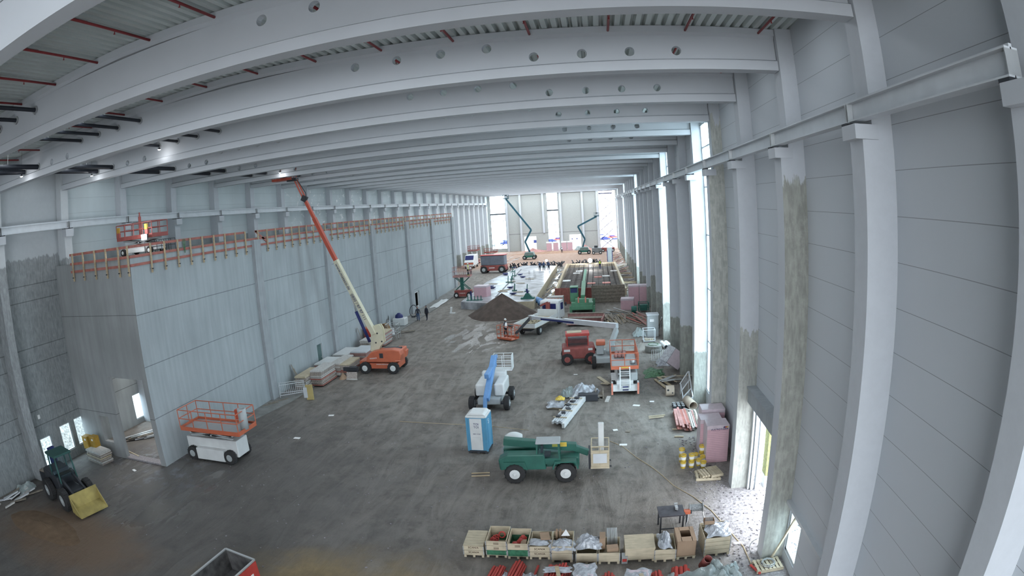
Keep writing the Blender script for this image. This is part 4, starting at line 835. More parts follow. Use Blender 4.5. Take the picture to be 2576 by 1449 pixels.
Part(t, 'outrigger', M['lgreen'], lambda m: [m.box((x, y, .5), (.2, .3, 1.0)) for x in (-1.3, 3.6) for y in (-1.35, 1.35)])
# ------------------------------------------------------------------ far and mid-left machines
t = scissor_lift('scissor_lift', 'small red scissor lift with tilted platform by the end of the inner wall', (-20.3, 85.4, 0), 0, 2.6, 1.5, 3.1, M['dred'], M['pwood'], sc_n=1, base_h=.75, rail_h=1.5, armmat=M['dgreen'])
Part(t, 'mast', M['dgreen'], lambda m: m.box((-.1, 0, 2.1), (.5, .5, 2.0)))
text('mateco', .3, M['whitetxt'], t, frame_M(Vector((.0, -.77, .75)), (1, 0, 0), (0, 0, 1)), 'chassis_lettering')
t = thing('compressor_truck', 'broad dark red low machine with a grey cover behind the left slab', 'machine', (-21.2, 117.8, 0), R(-6))
Part(t, 'body', M['dred'], lambda m: m.box((0, 0, 1.05), (5.2, 2.2, 1.1)), bevel=.1); Part(t, 'cover', mk('grey blue cover', (.17, .19, .23), .7), lambda m: m.box((0, 0, 2.6), (5.0, 2.1, 2.0)), bevel=.15)
for x in (-1.9, 1.9):
    for y in (-1.05, 1.05): wheel(t, x, y, .75, .4, M['wgrey'])
Part(t, 'deck_edge', M['red'], lambda m: m.box((0, 0, 3.65), (5.3, 2.3, .12))); Part(t, 'emblem', M['whitetxt'], lambda m: m.box((-.2, -1.12, 1.1), (1.2, .02, .14)))
t = thing('delivery_van', 'small white van with orange front band by the left wall beyond the inner hall', 'van', (-28.8, 131, 0), R(-90))
Part(t, 'body', M['white'], lambda m: m.prism([(-2.6, .5), (-2.6, 2.9), (1.3, 2.9), (2.1, 1.9), (2.7, 1.5), (2.8, .5)], -1.1, 1.1), bevel=.1); Part(t, 'windscreen', M['navy'], lambda m: m.bar((1.42, 0, 2.78), (2.12, 0, 1.92), 1.9, .05, up=(0, 1, 0)) if False else m.box((1.78, 0, 2.38), (1.15, 1.9, .04), ry=R(51)))
Part(t, 'band', M['orange'], lambda m: m.box((2.81, 0, 1.15), (.03, 2.1, .35)))
for x in (-1.7, 1.8):
    for y in (-1.0, 1.0): wheel(t, x, y, .38, .28)
t = scissor_lift('scissor_lift', 'dark red scissor lift parked behind the white van, far left', (-30.0, 140, 0), R(90), 3.0, 2.4, 3.2, M['dred'], M['dred'], sc_n=1, rail_h=1.2)
t = scissor_lift('scissor_lift', 'low reddish scissor lift at the far left window', (-27.6, 150, 0), 0, 3.4, 1.6, 1.8, M['dred'], M['dred'], sc_n=1, rail_h=1.1)
t = scissor_lift('scissor_lift', 'very tall dark blue scissor lift raised in the bright far right opening', (2.8, 158, 0), 0, 3.6, 2.0, 15.6, M['dred'], M['navy'], sc_n=6, rail_h=.9, armmat=M['navy'])
def farboom(label, base, pts, w_, mats, bs):
    t = thing('boom_lift', label, 'boom lift', base); L_ = Vector(base)
    Part(t, 'chassis', M['dgreen'], lambda m: m.box((0, 0, .75), (2.6, 2.6, .5)), bevel=.05)
    Part(t, 'turntable', mk('dull grey green hood', (.16, .22, .21), .5), lambda m: m.prism([(-1.3, 1.0), (-1.0, 1.8), (1.0, 1.8), (1.3, 1.0)], -1.3, 1.3), bevel=.06)
    for x in (-1.2, 1.2):
        for y in (-1.1, 1.1): wheel(t, x, y, .5, .4, M['wgrey'])
    for i, (a, b) in enumerate(zip(pts, pts[1:])): Part(t, ('lower_boom', 'riser', 'boom', 'jib')[i], mats, lambda m: m.bar(Vector(a)-L_, Vector(b)-L_, w_[i], w_[i]))
    basket(t, Vector(pts[-1])-L_, 1.4, .8, 1.0, mats, name='basket') if bs else None
    return t
farboom('dark teal boom lift at the far end leaning left up to the left window', (-17.0, 145.3, 0), [(-16.9, 145.3, 1.7), (-17.9, 145, 4.4), (-16.2, 145, 7.3), (-22.1, 145, 15.4)], (.4, .45, .42), M['teal'], True)
farboom('dark teal boom lift at the far end angled right towards the raised scissor lift', (-3.5, 154.0, 0), [(-3.9, 154, 1.7), (-3.2, 154, 3.9), (-4.9, 154, 7.3), (.2, 154, 9.7)], (.4, .45, .42), M['teal'], True)
t = thing('compressor', 'squat grey machine between the far right boom and the red scissor base', 'machine', (-.2, 152.0, 0)); Part(t, 'body', mk('grey machine', (.22, .24, .25), .6), lambda m: m.box((0, 0, 1.0), (2.6, 2.2, 1.3)), bevel=.1); Part(t, 'engine', M['dsteel'], lambda m: m.box((-.2, 0, 1.9), (.9, .9, .6)), bevel=.05)
for x in (-.9, .9): wheel(t, x, -1.1, .4, .25)
# ------------------------------------------------------------------ loose things: helpers
def heap(name, label, cat, c, rx, ry, h, mat, seed=1, n=28, rough=.12, kind=None, flat=0.0, group=None):
    rnd = random.Random(seed); ph = [rnd.uniform(0, 6.28) for _ in range(8)]
    def fn(u, v):
        a = 2*PI*u; r = v; w_ = 1+rough*(math.sin(3*a+ph[0])+.6*math.sin(5*a+ph[1])+.4*math.sin(9*a+ph[2]))
        z = h*max(0, (1-r)**(1.0 if flat == 0 else .5) * (1+rough*.8*math.sin(4*a+ph[3]+3*r)+rough*.5*math.sin(11*a+ph[4]+9*r)))
        return (rx*r*w_*math.cos(a), ry*r*w_*math.sin(a), z-.01)
    mb = MB(); mb.sheet(fn, n, 12); o = mb.build(name, mat, smooth=True); o.location = c
    return tag(o, label, cat, group, kind)
def rumple(name, label, cat, c, sx, sy, h, mat, seed=1, rz=0, parent=None, n=16, tagit=True, edge=.35, group=None):
    """a crumpled sheet draped over a low hump"""
    rnd = random.Random(seed); ph = [rnd.uniform(0, 6.28) for _ in range(10)]
    def fn(u, v):
        x, y = u-.5, v-.5; d = max(0, 1-(2*abs(x))**3)*max(0, 1-(2*abs(y))**3)
        z = h*(edge*d+(1-edge)*d*(.6+.25*math.sin(9*u+ph[0]+3*v)+.2*math.sin(13*v+ph[1]+5*u))+.12*math.sin(25*u+ph[2])*math.sin(21*v+ph[3]))
        return (sx*(x+.05*math.sin(11*v+ph[4])), sy*(y+.05*math.sin(9*u+ph[5])), max(.012, z))
    mb = MB(); mb.sheet(fn, n, n); o = mb.build(name, mat, parent, smooth=False, solid=.01); o.location = c; o.rotation_euler = (0, 0, rz)
    return tag(o, label, cat, group) if tagit else o
def stack(label, c, rz, sx, sy, n, th, top, group, mats=('gboard', 'bboard', 'rwood'), seed=0, cat='board', name='shutter_board', gap=.012):
    """a pile of shuttering panels, each panel its own thing"""
    rnd = random.Random(seed); M0 = Matrix.Rotation(rz, 4, 'Z'); z = c[2]+.001
    for i in range(n):
        dx, dy = rnd.uniform(-.05, .05), rnd.uniform(-.05, .05)
        mb = MB(); mb.box((0, 0, th*.36), (sx, sy, th*.68), m=0); mb.box((0, 0, th*.84), (sx*.93, sy*.97, th*.32), m=1)
        e = M['owood']; f_ = M[mats[2]] if (rnd.random() < .28) else M[mats[rnd.randrange(2)]]  # shade between boards put into the darker wood of the inset layer
        o = mb.build(name, [M[top] if i == n-1 else f_, e if i < n-1 else M[top]]); v = M0 @ Vector((dx, dy, 0))
        o.location = (c[0]+v.x, c[1]+v.y, z); o.rotation_euler = (0, 0, rz+rnd.uniform(-.012, .012)); z += th+gap*0+.001
        tag(o, ('top board of ' if i == n-1 else 'lower board in ')+label, cat, group)
    return z
def crate(label, c, rz=0, sx=.78, sy=1.15, h=.55, rows=2, lid=False, mat='ply', txt=None, bottom=None, group='wooden crates in the front row'):
    t = thing('crate', label, 'crate', c, rz, group)
    pal = MB(); [pal.box((x, 0, .05), (.09, sy, .10)) for x in (-sx/2+.05, 0, sx/2-.05)]; pal.box((0, 0, .11), (sx, sy, .02)); pal.build('pallet_base', M['ply'], t)
    for i in range(rows):
        z0 = .125+i*h/rows; hh = h/rows-.012; m_ = M[bottom] if (bottom and i == 0) else M[mat]
        mb = MB(); mb.bx(-sx/2, sx/2, -sy/2, -sy/2+.02, z0, z0+hh); mb.bx(-sx/2, sx/2, sy/2-.02, sy/2, z0, z0+hh); mb.bx(-sx/2, -sx/2+.02, -sy/2, sy/2, z0, z0+hh); mb.bx(sx/2-.02, sx/2, -sy/2, sy/2, z0, z0+hh)
        mb.build('collar_board', m_, t)
        for xx in (-1, 1):
            for yy in (-1, 1): mb = MB(); mb.box((xx*sx/2, yy*sy/2, z0+hh/2), (.035, .035, hh*.9)); mb.build('corner_hinge', M['steel'], t)
    if lid:
        for i in range(6): mb = MB(); mb.box((0, -sy/2+sy*(i+.5)/6, .135+h), (sx, sy/6-.012, .02)); mb.build('lid_board', M['ply'], t)
    if txt:
        for z, s_ in txt:
            if s_ == '-':
                for dz in (-.025, .025): mb = MB(); mb.box((0, -sy/2-.003, z+dz), (.20, .006, .018)); mb.build('stencil_mark', M['browntxt'], t)
                continue
            text(s_, .115, M['browntxt'], t, frame_M(Vector((0, -sy/2-.004, z)), (1, 0, 0), (0, 0, 1)), 'crate_lettering', bold=.004)
    return t
def pallet(label, c, rz=0, sx=1.2, sy=.8, slats=7, mat='ply', group=None):
    t = thing('pallet', label, 'pallet', c, rz, group)
    for i in range(slats): mb = MB(); mb.box((-sx/2+sx*(i+.5)/slats, 0, .13), (sx/slats*.66, sy, .022)); mb.build('slat', M[mat], t)
    for y in (-sy/2+.05, 0, sy/2-.05): mb = MB(); mb.box((0, y, .06), (sx, .09, .115)); mb.build('bearer', M[mat], t)
    return t
def bale(label, c, rz, sx, sy, h, group='pink insulation stacks', wrap=.22, logo=False):
    t = thing('insulation_stack', label, 'insulation', c, rz, group)
    mb = MB(); mb.box((0, 0, h/2), (sx, sy, h)); mb.build('boards', M['pink'], t, bevel=.01)
    mb = MB(); mb.box((0, 0, h-wrap/2+.012), (sx+.02, sy+.02, wrap)); mb.build('film_wrap', M['pinkfilm'], t, bevel=.015)
    mb = MB(); mb.box((-sx/2-.012, 0, h/2), (.015, sy*.96, h*.97)); mb.build('film_side', M['pinkfilm'], t)
    if logo:
        text('AUSTROTHERM', .125, M['navytxt'], t, frame_M(Vector((.06, -sy/2-.025, h-.20)), (1, 0, 0), (0, 0, 1)), 'logo_lettering', bold=.004)
        for i, mm in enumerate(('navytxt', 'red', 'yellow')): mb = MB(); mb.prism([(.24+.08*i, h-.13), (.31+.08*i, h-.13), (.35+.08*i, h-.06), (.28+.08*i, h-.06)], -sy/2-.030, -sy/2-.018); mb.build('logo_bar', M[mm], t)
    return t
def boards(name, label, cat, specs, mat, group):
    for s_ in specs:
        (a, b, w_, h_) = s_[:4]; mb = MB(); mb.bar(a, b, w_, h_); o = mb.build(name, M[s_[4]] if len(s_) > 4 else M[mat]); tag(o, label, cat, group)
# ------------------------------------------------------------------ front row of crates
xs_ = [-4.86, -3.98, -3.16, -2.34, -1.50]
crate('closed crate with slatted lid and burnt lettering, leftmost of the front row', (xs_[0], 18.95, 0), R(1), lid=True, h=.42, txt=[(.46, 'SCANIA'), (.24, 'SCANIA')])
crate('open crate of red fittings with green lower board, second in the front row', (xs_[1], 19.0, 0), 0, h=.66, rows=3, bottom='mgreen', txt=[(.66, '-'), (.44, '-')])
crate('open crate with red flanges over mossy green lower board, third in the row', (xs_[2], 18.95, 0), 0, h=.60, rows=2, bottom='mgreen', txt=[(.60, '-')])
crate('crate with burnt lettering under plastic film, fourth in the front row', (xs_[3], 18.95, 0), 0, h=.48, txt=[(.48, 'SCANIA'), (.26, 'SCANIA')])
crate('crate of cartons and tubes with clear film hanging over, fifth in the row', (xs_[4], 18.75, 0), 0, h=.62, rows=2)
crate('low crate topped by a big crumpled plastic bag, sixth in the row', (-.58, 18.60, 0), R(-1), h=.40, rows=1)
crate('crate holding grey pipes and brown cartons, left of the long closed box', (.24, 18.60, 0), R(-1), h=.40, rows=1)
crate('crate with grey film bag standing up in it, right of the long closed box', (2.30, 18.58, 0), R(-1), h=.45, rows=2)
crate('large pale crate with plastic film and small carton on top, right end', (4.25, 18.75, 0), R(2), sx=1.0, sy=1.2, h=.72, rows=4)
t = thing('long_wooden_box', 'long closed pale wooden box with sloping lid in the front row', 'box', (1.36, 18.6, 0), R(1), 'wooden crates in the front row')
Part(t, 'pallet_base', M['ply'], lambda m: ([m.box((x, 0, .05), (.1, 1.0, .1)) for x in (-.5, 0, .5)], m.box((0, 0, .11), (1.14, 1.0, .02)))); Part(t, 'body', M['ply'], lambda m: m.box((0, 0, .36), (1.1, 1.0, .46))); Part(t, 'lid', M['ply'], lambda m: m.box((0, 0, .61), (1.12, 1.02, .03)))
t = thing('carton', 'tall brown cardboard carton with a dark square opening on a pallet', 'carton', (3.08, 18.65, 0), R(1))
Part(t, 'pallet_base', M['ply'], lambda m: ([m.box((x, 0, .05), (.1, 1.1, .1)) for x in (-.3, 0, .3)], m.box((0, 0, .11), (.74, 1.1, .02))))
Part(t, 'box', M['card'], lambda m: (m.bx(-.36, .36, -.52, -.50, .12, .80), m.bx(-.36, .36, .50, .52, .12, .80), m.bx(-.36, -.34, -.52, .52, .12, .80), m.bx(.34, .36, -.52, .52, .12, .80), m.bx(-.36, .36, -.52, .52, .12, .14), m.bx(-.36, -.18, -.52, .52, .79, .81), m.bx(.2, .36, -.52, .52, .79, .81), m.bx(-.2, .22, .28, .52, .79, .81), m.bx(-.2, .22, -.52, -.2, .79, .81)))
Part(t, 'contents', M['white'], lambda m: m.tube((-.15, -.1, .66), (.15, -.1, .66), .05, 8))
# contents of the crates
def ring_(c, r, tr, mat, label, grp, tilt=0):
    mb = MB(); n = 16; pts = [Vector(c)+Vector((r*math.cos(2*PI*i/n), r*math.sin(2*PI*i/n)*math.cos(tilt), r*math.sin(2*PI*i/n)*math.sin(tilt))) for i in range(n+1)]; mb.path(pts, tr, 6, 0); tag(mb.build('pipe_fitting', M[mat], smooth=True), label, 'fitting', grp)
rnd = random.Random(3)
for i in range(10):
    ring_((-4.12+rnd.uniform(-.14, .14), 18.95+rnd.uniform(-.2, .2), .50+rnd.uniform(0, .1)), .07, .022, 'red', 'small red pipe coupling among those in the second crate', 'red couplings in the second crate', rnd.uniform(0, 1.2))
ring_((-3.85, 19.1, .66), .12, .03, 'red', 'large upright red ring in the second crate', None, 1.2)
for i, (x, y) in enumerate(((-3.05, 19.15), (-3.3, 18.65), (-3.12, 18.9))):
    tag(Part(None, 'flange', M['red'], lambda m: m.lathe([(.10, 0), (.15, .02), (.15, .05), (.08, .07), (.08, .14)], (x, y, .46), 16), smooth=True), ('red pipe flange at the back of the third crate', 'red pipe flange at the front left of the third crate', 'red pipe flange in the middle of the third crate')[i], 'fitting', 'flanges in the third crate')
tag(Part(None, 'carton_piece', M['card'], lambda m: m.box((-2.98, 18.75, .50), (.2, .4, .12))), 'brown carton lying on the right side in the third crate', 'carton')
tag(Part(None, 'fallen_carton', M['card'], lambda m: m.box((-2.2, 19.05, .66), (.36, .5, .06), rz=.2)), 'flat brown carton with white label in the fourth crate', 'carton')
rumple('plastic_film', 'crumpled clear film over the front of the fourth crate', 'plastic film', (-2.4, 18.72, .58), .75, .5, .12, M['foil'], 5)
for i in range(6):
    x, y = -1.75+.13*(i % 4), 19.08+.14*(i//4); tag(Part(None, 'cardboard_tube', M['card'], lambda m: (m.tube((x, y, .30), (x, y, .88), .045, 8),)), 'upright cardboard tube in the fifth crate', 'tube', 'cardboard tubes in the fifth crate')
rumple('plastic_film', 'clear film draped over the fifth crate, hanging to the ground', 'plastic film', (-1.5, 18.45, .60), .95, .75, .28, M['foil'], 8)
tag(Part(None, 'warning_sign', M['whitetxt'], lambda m: m.prism([(-.16, 0), (.16, 0), (0, .28)], -.01, .01)), 'white triangular sign lying on the film of the fifth crate', 'sign').matrix_world = Matrix.Translation((-1.38, 18.6, .96)) @ Matrix.Rotation(R(-60), 4, 'X')
rumple('plastic_bag', 'big crumpled transparent bag on the low sixth crate', 'plastic bag', (-.5, 18.75, .50), .95, .85, .38, M['foil'], 11)
for i in range(8): x = .18+.05*i; tag(Part(None, 'conduit_pipe', M['steel'], lambda m: m.tube((x, 18.85+.03*(i % 3), .30), (x-.03, 19.15, .95), .022, 6)), 'grey conduit pipe leaning in the seventh crate', 'pipe', 'conduits in the seventh crate')
tag(Part(None, 'carton_piece', M['card'], lambda m: m.box((-.02, 18.85, .55), (.22, .5, .5))), 'tall brown carton at the left side of the conduit crate', 'carton'); tag(Part(None, 'carton_piece', M['card'], lambda m: m.box((.35, 18.30, .55), (.42, .30, .16), rz=.1)), 'flat brown carton at the front of the conduit crate', 'carton')
rumple('plastic_bag', 'long grey film bag standing in the crate right of the long box', 'plastic bag', (2.30, 18.62, .54), .5, 1.05, .40, M['foil'], 14)
rumple('plastic_film', 'sheet of clear film over the large crate at the right end', 'plastic film', (4.35, 18.75, .84), .98, 1.1, .16, M['foil'], 17)
t = thing('open_carton', 'small open brown carton of steel parts on the right end crate', 'carton', (4.02, 19.0, 1.02)); Part(t, 'box', M['card'], lambda m: (m.bx(-.2, .2, -.15, -.14, 0, .16), m.bx(-.2, .2, .14, .15, 0, .16), m.bx(-.2, -.19, -.15, .15, 0, .16), m.bx(.19, .2, -.15, .15, 0, .16), m.bx(-.2, .2, -.15, .15, 0, .01))); Part(t, 'parts', M['steel'], lambda m: [m.bar((-.15+.05*i, -.1, .1), (-.1+.05*i, .12, .24), .02, .02) for i in range(6)]); t['label'] = 'small open brown carton of steel parts on the right end crate'
tag(Part(None, 'small_can', [M['steel'], M['red']], lambda m: (m.box((.80, 18.15, .16), (.22, .3, .32)), m.box((.80, 17.99, .17), (.16, .02, .12), m=1))), 'small pale case with red label between conduit crate and long box', 'case')
# workbench and cable reel stand behind
t = thing('workbench', 'dark steel work table behind the carton in the front row', 'table', (2.72, 20.45, 0), R(2))
Part(t, 'table_top', mk('scratched dark table', (.10, .095, .11), .35, .3, var=.2, vs=5), lambda m: m.box((0, 0, .82), (1.05, .85, .05)))
for x in (-.45, .45):
    for y in (-.36, .36): Part(t, 'leg', M['dsteel'], lambda m: m.bar((x, y, 0), (x, y, .8), .06, .06))
Part(t, 'lower_rail', M['dsteel'], lambda m: m.box((0, -.36, .2), (.9, .04, .04)))
Part(t, 'vise', M['steel'], lambda m: (m.box((.22, .1, .92), (.12, .24, .12)), m.box((.22, .28, .95), (.14, .06, .16)), m.tube((.22, -.02, .92), (.22, -.14, .92), .015, 6)), bevel=.01)
t = thing('cable_reel', 'wound cable reel on thin legs beside the dark work table', 'cable reel', (3.75, 20.55, 0))
Part(t, 'drum', mk('wound grey cable', (.24, .26, .27), .6, var=.3, vs=20), lambda m: m.tube((-.25, 0, .85), (.25, 0, .85), .15, 16)); Part(t, 'reel_flange', M['steel'], lambda m: [m.tube((s*.26, 0, .85), (s*.28, 0, .85), .20, 18) for s in (-1, 1)])
for s in (-1, 1):
    for q in (-1, 1): Part(t, 'leg', M['steel'], lambda m: m.tube((s*.25, 0, .8), (s*.45, q*.35, 0), .018, 6))
tag(Part(None, 'power_tool', [M['orange'], M['dsteel']], lambda m: (m.box((3.36, 20.35, .80), (.26, .2, .14)), m.box((3.5, 20.35, .80), (.1, .1, .08), m=1), m.box((3.36, 20.35, .36), (.05, .05, .72), m=1), m.box((3.36, 20.35, .72), (.4, .04, .03), m=1))), 'orange power tool on a stand left of the cable reel', 'tool')
# red sprinkler pipes on the ground at the bottom edge
def pipes(label, grp, x0, y0, x1, y1, n, dx, layers=2, r=.048, seed=0):
    rnd = random.Random(seed)
    for l in range(layers):
        for i in range(n-l):
            o = (i+.5*l)*dx; e = rnd.uniform(-.12, .12); mb = MB(); mb.tube((x0+o, y0+e, r+.02+.095*l), (x1+o, y1, r+.02+.095*l), r, 10)
            tag(mb.build('red_pipe', M['red'], smooth=True), label, 'pipe', grp)
pipes('red steel pipe in the leftmost bundle at the bottom edge', 'pipes in the leftmost bundle', -4.0, 17.45, -4.7, 12.5, 6, .105, 3)
pipes('red steel pipe in the second bundle, reaching up to the crates', 'pipes in the second bundle', -3.25, 17.8, -4.1, 12.5, 5, .11, 3)
pipes('red steel pipe in the wide film covered bundle', 'pipes in the wide film covered bundle', -2.0, 17.5, -2.6, 12.5, 9, .105, 4)
pipes('single red pipe lying in the film left of the wide bundle', None, -2.35, 17.75, -3.0, 12.5, 1, .1, 1)
pipes('red steel pipe in the short bundle right of the small film pack', 'pipes in the short bundle', .0, 17.05, -.05, 13, 5, .11, 3)
pipes('red steel pipe in the pair right of the pale strapped pack', 'pipes by the strapped pack', 1.75, 17.1, 1.78, 13, 4, .12, 3)
pipes('thick red pipe end poking out left of the tarpaulin', 'thick pipes at the tarpaulin', 2.55, 17.30, 2.2, 13, 4, .17, 2, .08)
pipes('red pipe at the bottom right beyond the tarpaulin', 'pipes right of the tarpaulin', 4.6, 16.45, 4.5, 13, 5, .13, 1, .055)
rumple('plastic_film', 'clear film lying between the first two red pipe bundles', 'plastic film', (-3.42, 16.6, .06), .42, 1.5, .2, M['foil'], 21)
rumple('plastic_film', 'wide clear film between the second and third pipe bundles', 'plastic film', (-2.62, 16.5, .08), .5, 1.6, .22, M['foil'], 23)
rumple('plastic_film', 'milky film covering the upper end of the wide bundle', 'plastic film', (-1.58, 17.1, .42), .95, .38, .08, M['foil'], 25)
t = thing('film_pack', 'small film wrapped pack on the ground below the sixth crate', 'pack', (-.62, 17.1, 0)); Part(t, 'bundle', M['pinkfilm'], lambda m: m.box((0, 0, .2), (.75, .9, .4)), bevel=.12); rumple('wrap', '', '', (0, 0, .36), .8, .95, .10, M['foil'], 27, parent=t, tagit=False)
t = thing('film_pack', 'film wrapped pack of red pipes strapped with pale boards', 'pack', (1.25, 16.3, 0)); Part(t, 'bundle', M['pinkfilm'], lambda m: m.box((0, 0, .2), (.85, 1.6, .4)), bevel=.10); rumple('wrap', '', '', (0, 0, .36), .9, 1.65, .10, M['foil'], 29, parent=t, tagit=False); Part(t, 'batten', M['ply'], lambda m: m.box((.15, 0, .49), (.14, .7, .05), rz=.25))
boards('batten', 'pale batten laid over the wide red pipe bundle', 'batten', [((-1.62, 17.2, .50), (-1.30, 15.6, .44), .14, .05)], 'wood', None)
boards('batten', 'pale batten sticking out left under the first pipe bundle', 'batten', [((-4.2, 16.75, .03), (-2.9, 16.7, .03), .07, .05)], 'ply', None)
rumple('tarpaulin', 'large grey green tarpaulin over a pipe pile at the bottom edge', 'tarpaulin', (3.35, 15.85, .02), 1.9, 2.4, .85, M['tarp'], 31, n=30)
rumple('tarpaulin', 'right fold of grey tarpaulin reaching toward the right end crate', 'tarpaulin', (4.25, 16.5, .02), 1.3, 1.5, .80, M['tarp'], 33, n=24)
t = thing('red_tube_fitting', 'short wide red pipe fitting standing open above the tarpaulin', 'fitting', (3.62, 17.35, 0)); Part(t, 'tube', M['dred'], lambda m: m.tube((0, 0, .14), (.12, -.25, .62), .17, 18, hollow=.025), smooth=True)
pl = pallet('white slatted pallet with clutter by the bare column foot, lower right', (6.05, 17.05, 0), R(4), 1.05, .75)
tag(Part(None, 'coiled_hose', M['steel'], lambda m: [m.path([(6.05+r_*math.cos(a/8*2*PI), 17.05+r_*math.sin(a/8*2*PI), .17+.03*i) for a in range(9)], .018, 5) for i, r_ in enumerate((.28, .22, .25))]), 'coil of grey hose lying on the white slatted pallet', 'hose')
tag(Part(None, 'red_pipe', M['red'], lambda m: m.tube((5.42, 17.2, .06), (5.65, 16.6, .06), .05, 8)), 'short red pipe against the left edge of the white slatted pallet', 'pipe')
tag(Part(None, 'plank', M['ply'], lambda m: m.bar((6.25, 17.45, .02), (6.68, 16.6, 2.35), .12, .05)), 'pale plank leaning from the pallet to the low window', 'plank')
tag(Part(None, 'hose_loop', M['steel'], lambda m: m.path([(5.75+.25*math.cos(a/10*PI+PI/2), 18.0, .35+.32*math.sin(a/10*PI+PI/2)) for a in range(11)], .014, 5)), 'pale looped hose at the foot of the bare column', 'hose')
# yellow cable across the floor
cab = [G(x, y, .012) for x, y in ((1005, 1060), (1160, 1068), (1235, 1072), (1330, 1082))]
tag(Part(None, 'extension_cord', M['wood'], lambda m: m.path(cab, .018, 5)), 'thin pale cord running behind the portable toilet', 'cord')
cab = [G(x, y, .014) for x, y in ((1535, 1110), (1565, 1122), (1600, 1150), (1640, 1175), (1665, 1195), (1695, 1222), (1745, 1250), (1790, 1285), (1830, 1330), (1870, 1375), (1890, 1420), (1905, 1440))]
tag(Part(None, 'extension_cord', M['wood'], lambda m: m.path(cab, .022, 5)), 'long pale yellow cord curving from the green handler toward the lower right', 'cord')
# sand and the red dumpster at the bottom edge
heap('sand_heap', 'low heap of damp yellow sand beside the red edged skip', 'sand', (-10.2, 14.0, 0), 2.6, 1.5, .45, M['sand'], 4, n=60, flat=1)
heap('sand_heap', 'brownish low spread of sand below the dark loader', 'sand', (-26.2, 13.6, 0), 3.4, 1.2, .22, mk('brown sandy earth', (.18, .12, .075), .95, var=.15, vs=2, bump=.5), 9, n=60, rough=.04)
D0, D1, D2 = G(568, 1380, 1.15), G(640, 1408, 1.15), G(470, 1460, 1.15)
e1 = (D1-D0); e2 = (D2-D0).normalized()*3.2; e1.z = e2.z = 0
t = thing('skip', 'open grimy steel skip with a red and white striped edge, bottom left', 'skip', (D0.x, D0.y, 0)); A_ = Vector((0, 0, 0))
def skipwall(m, a, b):
    a, b = Vector(a), Vector(b); m.bar(a+Vector((0, 0, .62)), b+Vector((0, 0, .62)), .05, 1.05)
Part(t, 'bin', mk('grimy steel', (.16, .155, .155), .6, .2, var=.35, vs=3, bump=.1), lambda m: (skipwall(m, (0, 0, 0), e1), skipwall(m, (0, 0, 0), e2), skipwall(m, e1, e1+e2), m.prism([(0, 0), (e1.x, e1.y), (e1.x+e2.x, e1.y+e2.y), (e2.x, e2.y)], .12, .2, 'XY')))
Part(t, 'rim', M['steel'], lambda m: (m.bar((0, 0, 1.15), e1+Vector((0, 0, 1.15)), .08, .05), m.bar((0, 0, 1.15), e2+Vector((0, 0, 1.15)), .08, .05), m.bar(e1+Vector((0, 0, 1.15)), e1+e2+Vector((0, 0, 1.15)), .08, .05)))
on = Vector((e2.y, -e2.x, 0)).normalized()*.035; on = on if on.dot(e1) > 0 else -on
Part(t, 'side_skin', M['red'], lambda m: m.bar(e1+on+Vector((0, 0, .6)), e1+e2+on+Vector((0, 0, .6)), .02, 1.02))
u2 = e2.normalized()
Part(t, 'stripe', M['whitetxt'], lambda m: [m.bar(e1+on*1.5+u2*(.35+.32*i)+Vector((0, 0, .62+.16*0)), e1+on*1.5+u2*(.50+.32*i)+Vector((0, 0, .62)), .02, .22) for i in range(5)])
# ------------------------------------------------------------------ by the gateway: buckets, pallet, insulation, planks
def bucket(t_, r=.15, h=.36):
    Part(t_, 'tub', M['yellow'], lambda m: m.lathe([(r*.82, 0), (r, h), (r*1.06, h), (r*1.06, h-.04)], n=14), smooth=False); Part(t_, 'label_band', M['whitetxt'], lambda m: m.lathe([(r*.9, h*.3), (r*.975, h*.72)], n=14)); Part(t_, 'handle', M['steel'], lambda m: m.path([(r*math.cos(a*PI/6), r*.5*math.sin(a*PI/6), h+.02+.03*math.sin(a*PI/6)) for a in range(7)], .008, 4))
b0 = None; bpos = [(0, 0, 2), (.42, .02, 2), (.02, .75, 2), (.82, .15, 1), (1.08, .5, 1), (.75, .85, 1), (1.1, 1.0, 2), (1.0, -.15, 1)]
bl = ['front left', 'front middle, tallest', 'back left', 'front right', 'right side', 'back middle', 'back right by the pink stack', 'fallen one nearest the pallet']
for i, (x, y, n_) in enumerate(bpos):
    for j in range(n_):
        lab = 'yellow bucket with white label, %s of the bucket group%s' % (bl[i], (', upper' if j else ', lower') if n_ > 1 else '')
        loc = (3.95+x, 26.1+y, .365*j)
        if b0 is None: b0 = thing('bucket', lab, 'bucket', loc, 0, 'yellow buckets'); bucket(b0)
        else: clone(b0, loc, random.uniform(0, 3), lab)
pallet('pallet stack loaded with short boards in front of the yellow buckets', (5.0, 24.95, 0), R(-3), 1.2, .9)
pallet('slatted pallet lying on top beside the short boards', (5.32, 25.0, .15), R(12), .62, .95, 9)
boards('board', 'short thick board on the left half of the front pallet', 'board', [((4.58+.13*i, 25.3, .19+.02*i), (4.75+.13*i, 24.55, .19+.02*i), .11, .09) for i in range(3)], 'ply', 'short boards on the front pallet')
bale('tall pink insulation stack with printed white band, nearest the gateway', (5.72, 26.95, 0), R(1), 1.12, .95, 2.0, logo=True)
bale('pink insulation stack directly behind the printed one', (5.55, 27.95, 0), R(0), 1.12, .94, 1.95)
bale('wider insulation stack with holes in its top, third behind the printed one', (5.85, 28.98, 0), R(0), 1.25, .94, 2.1)
rn = random.Random(5)
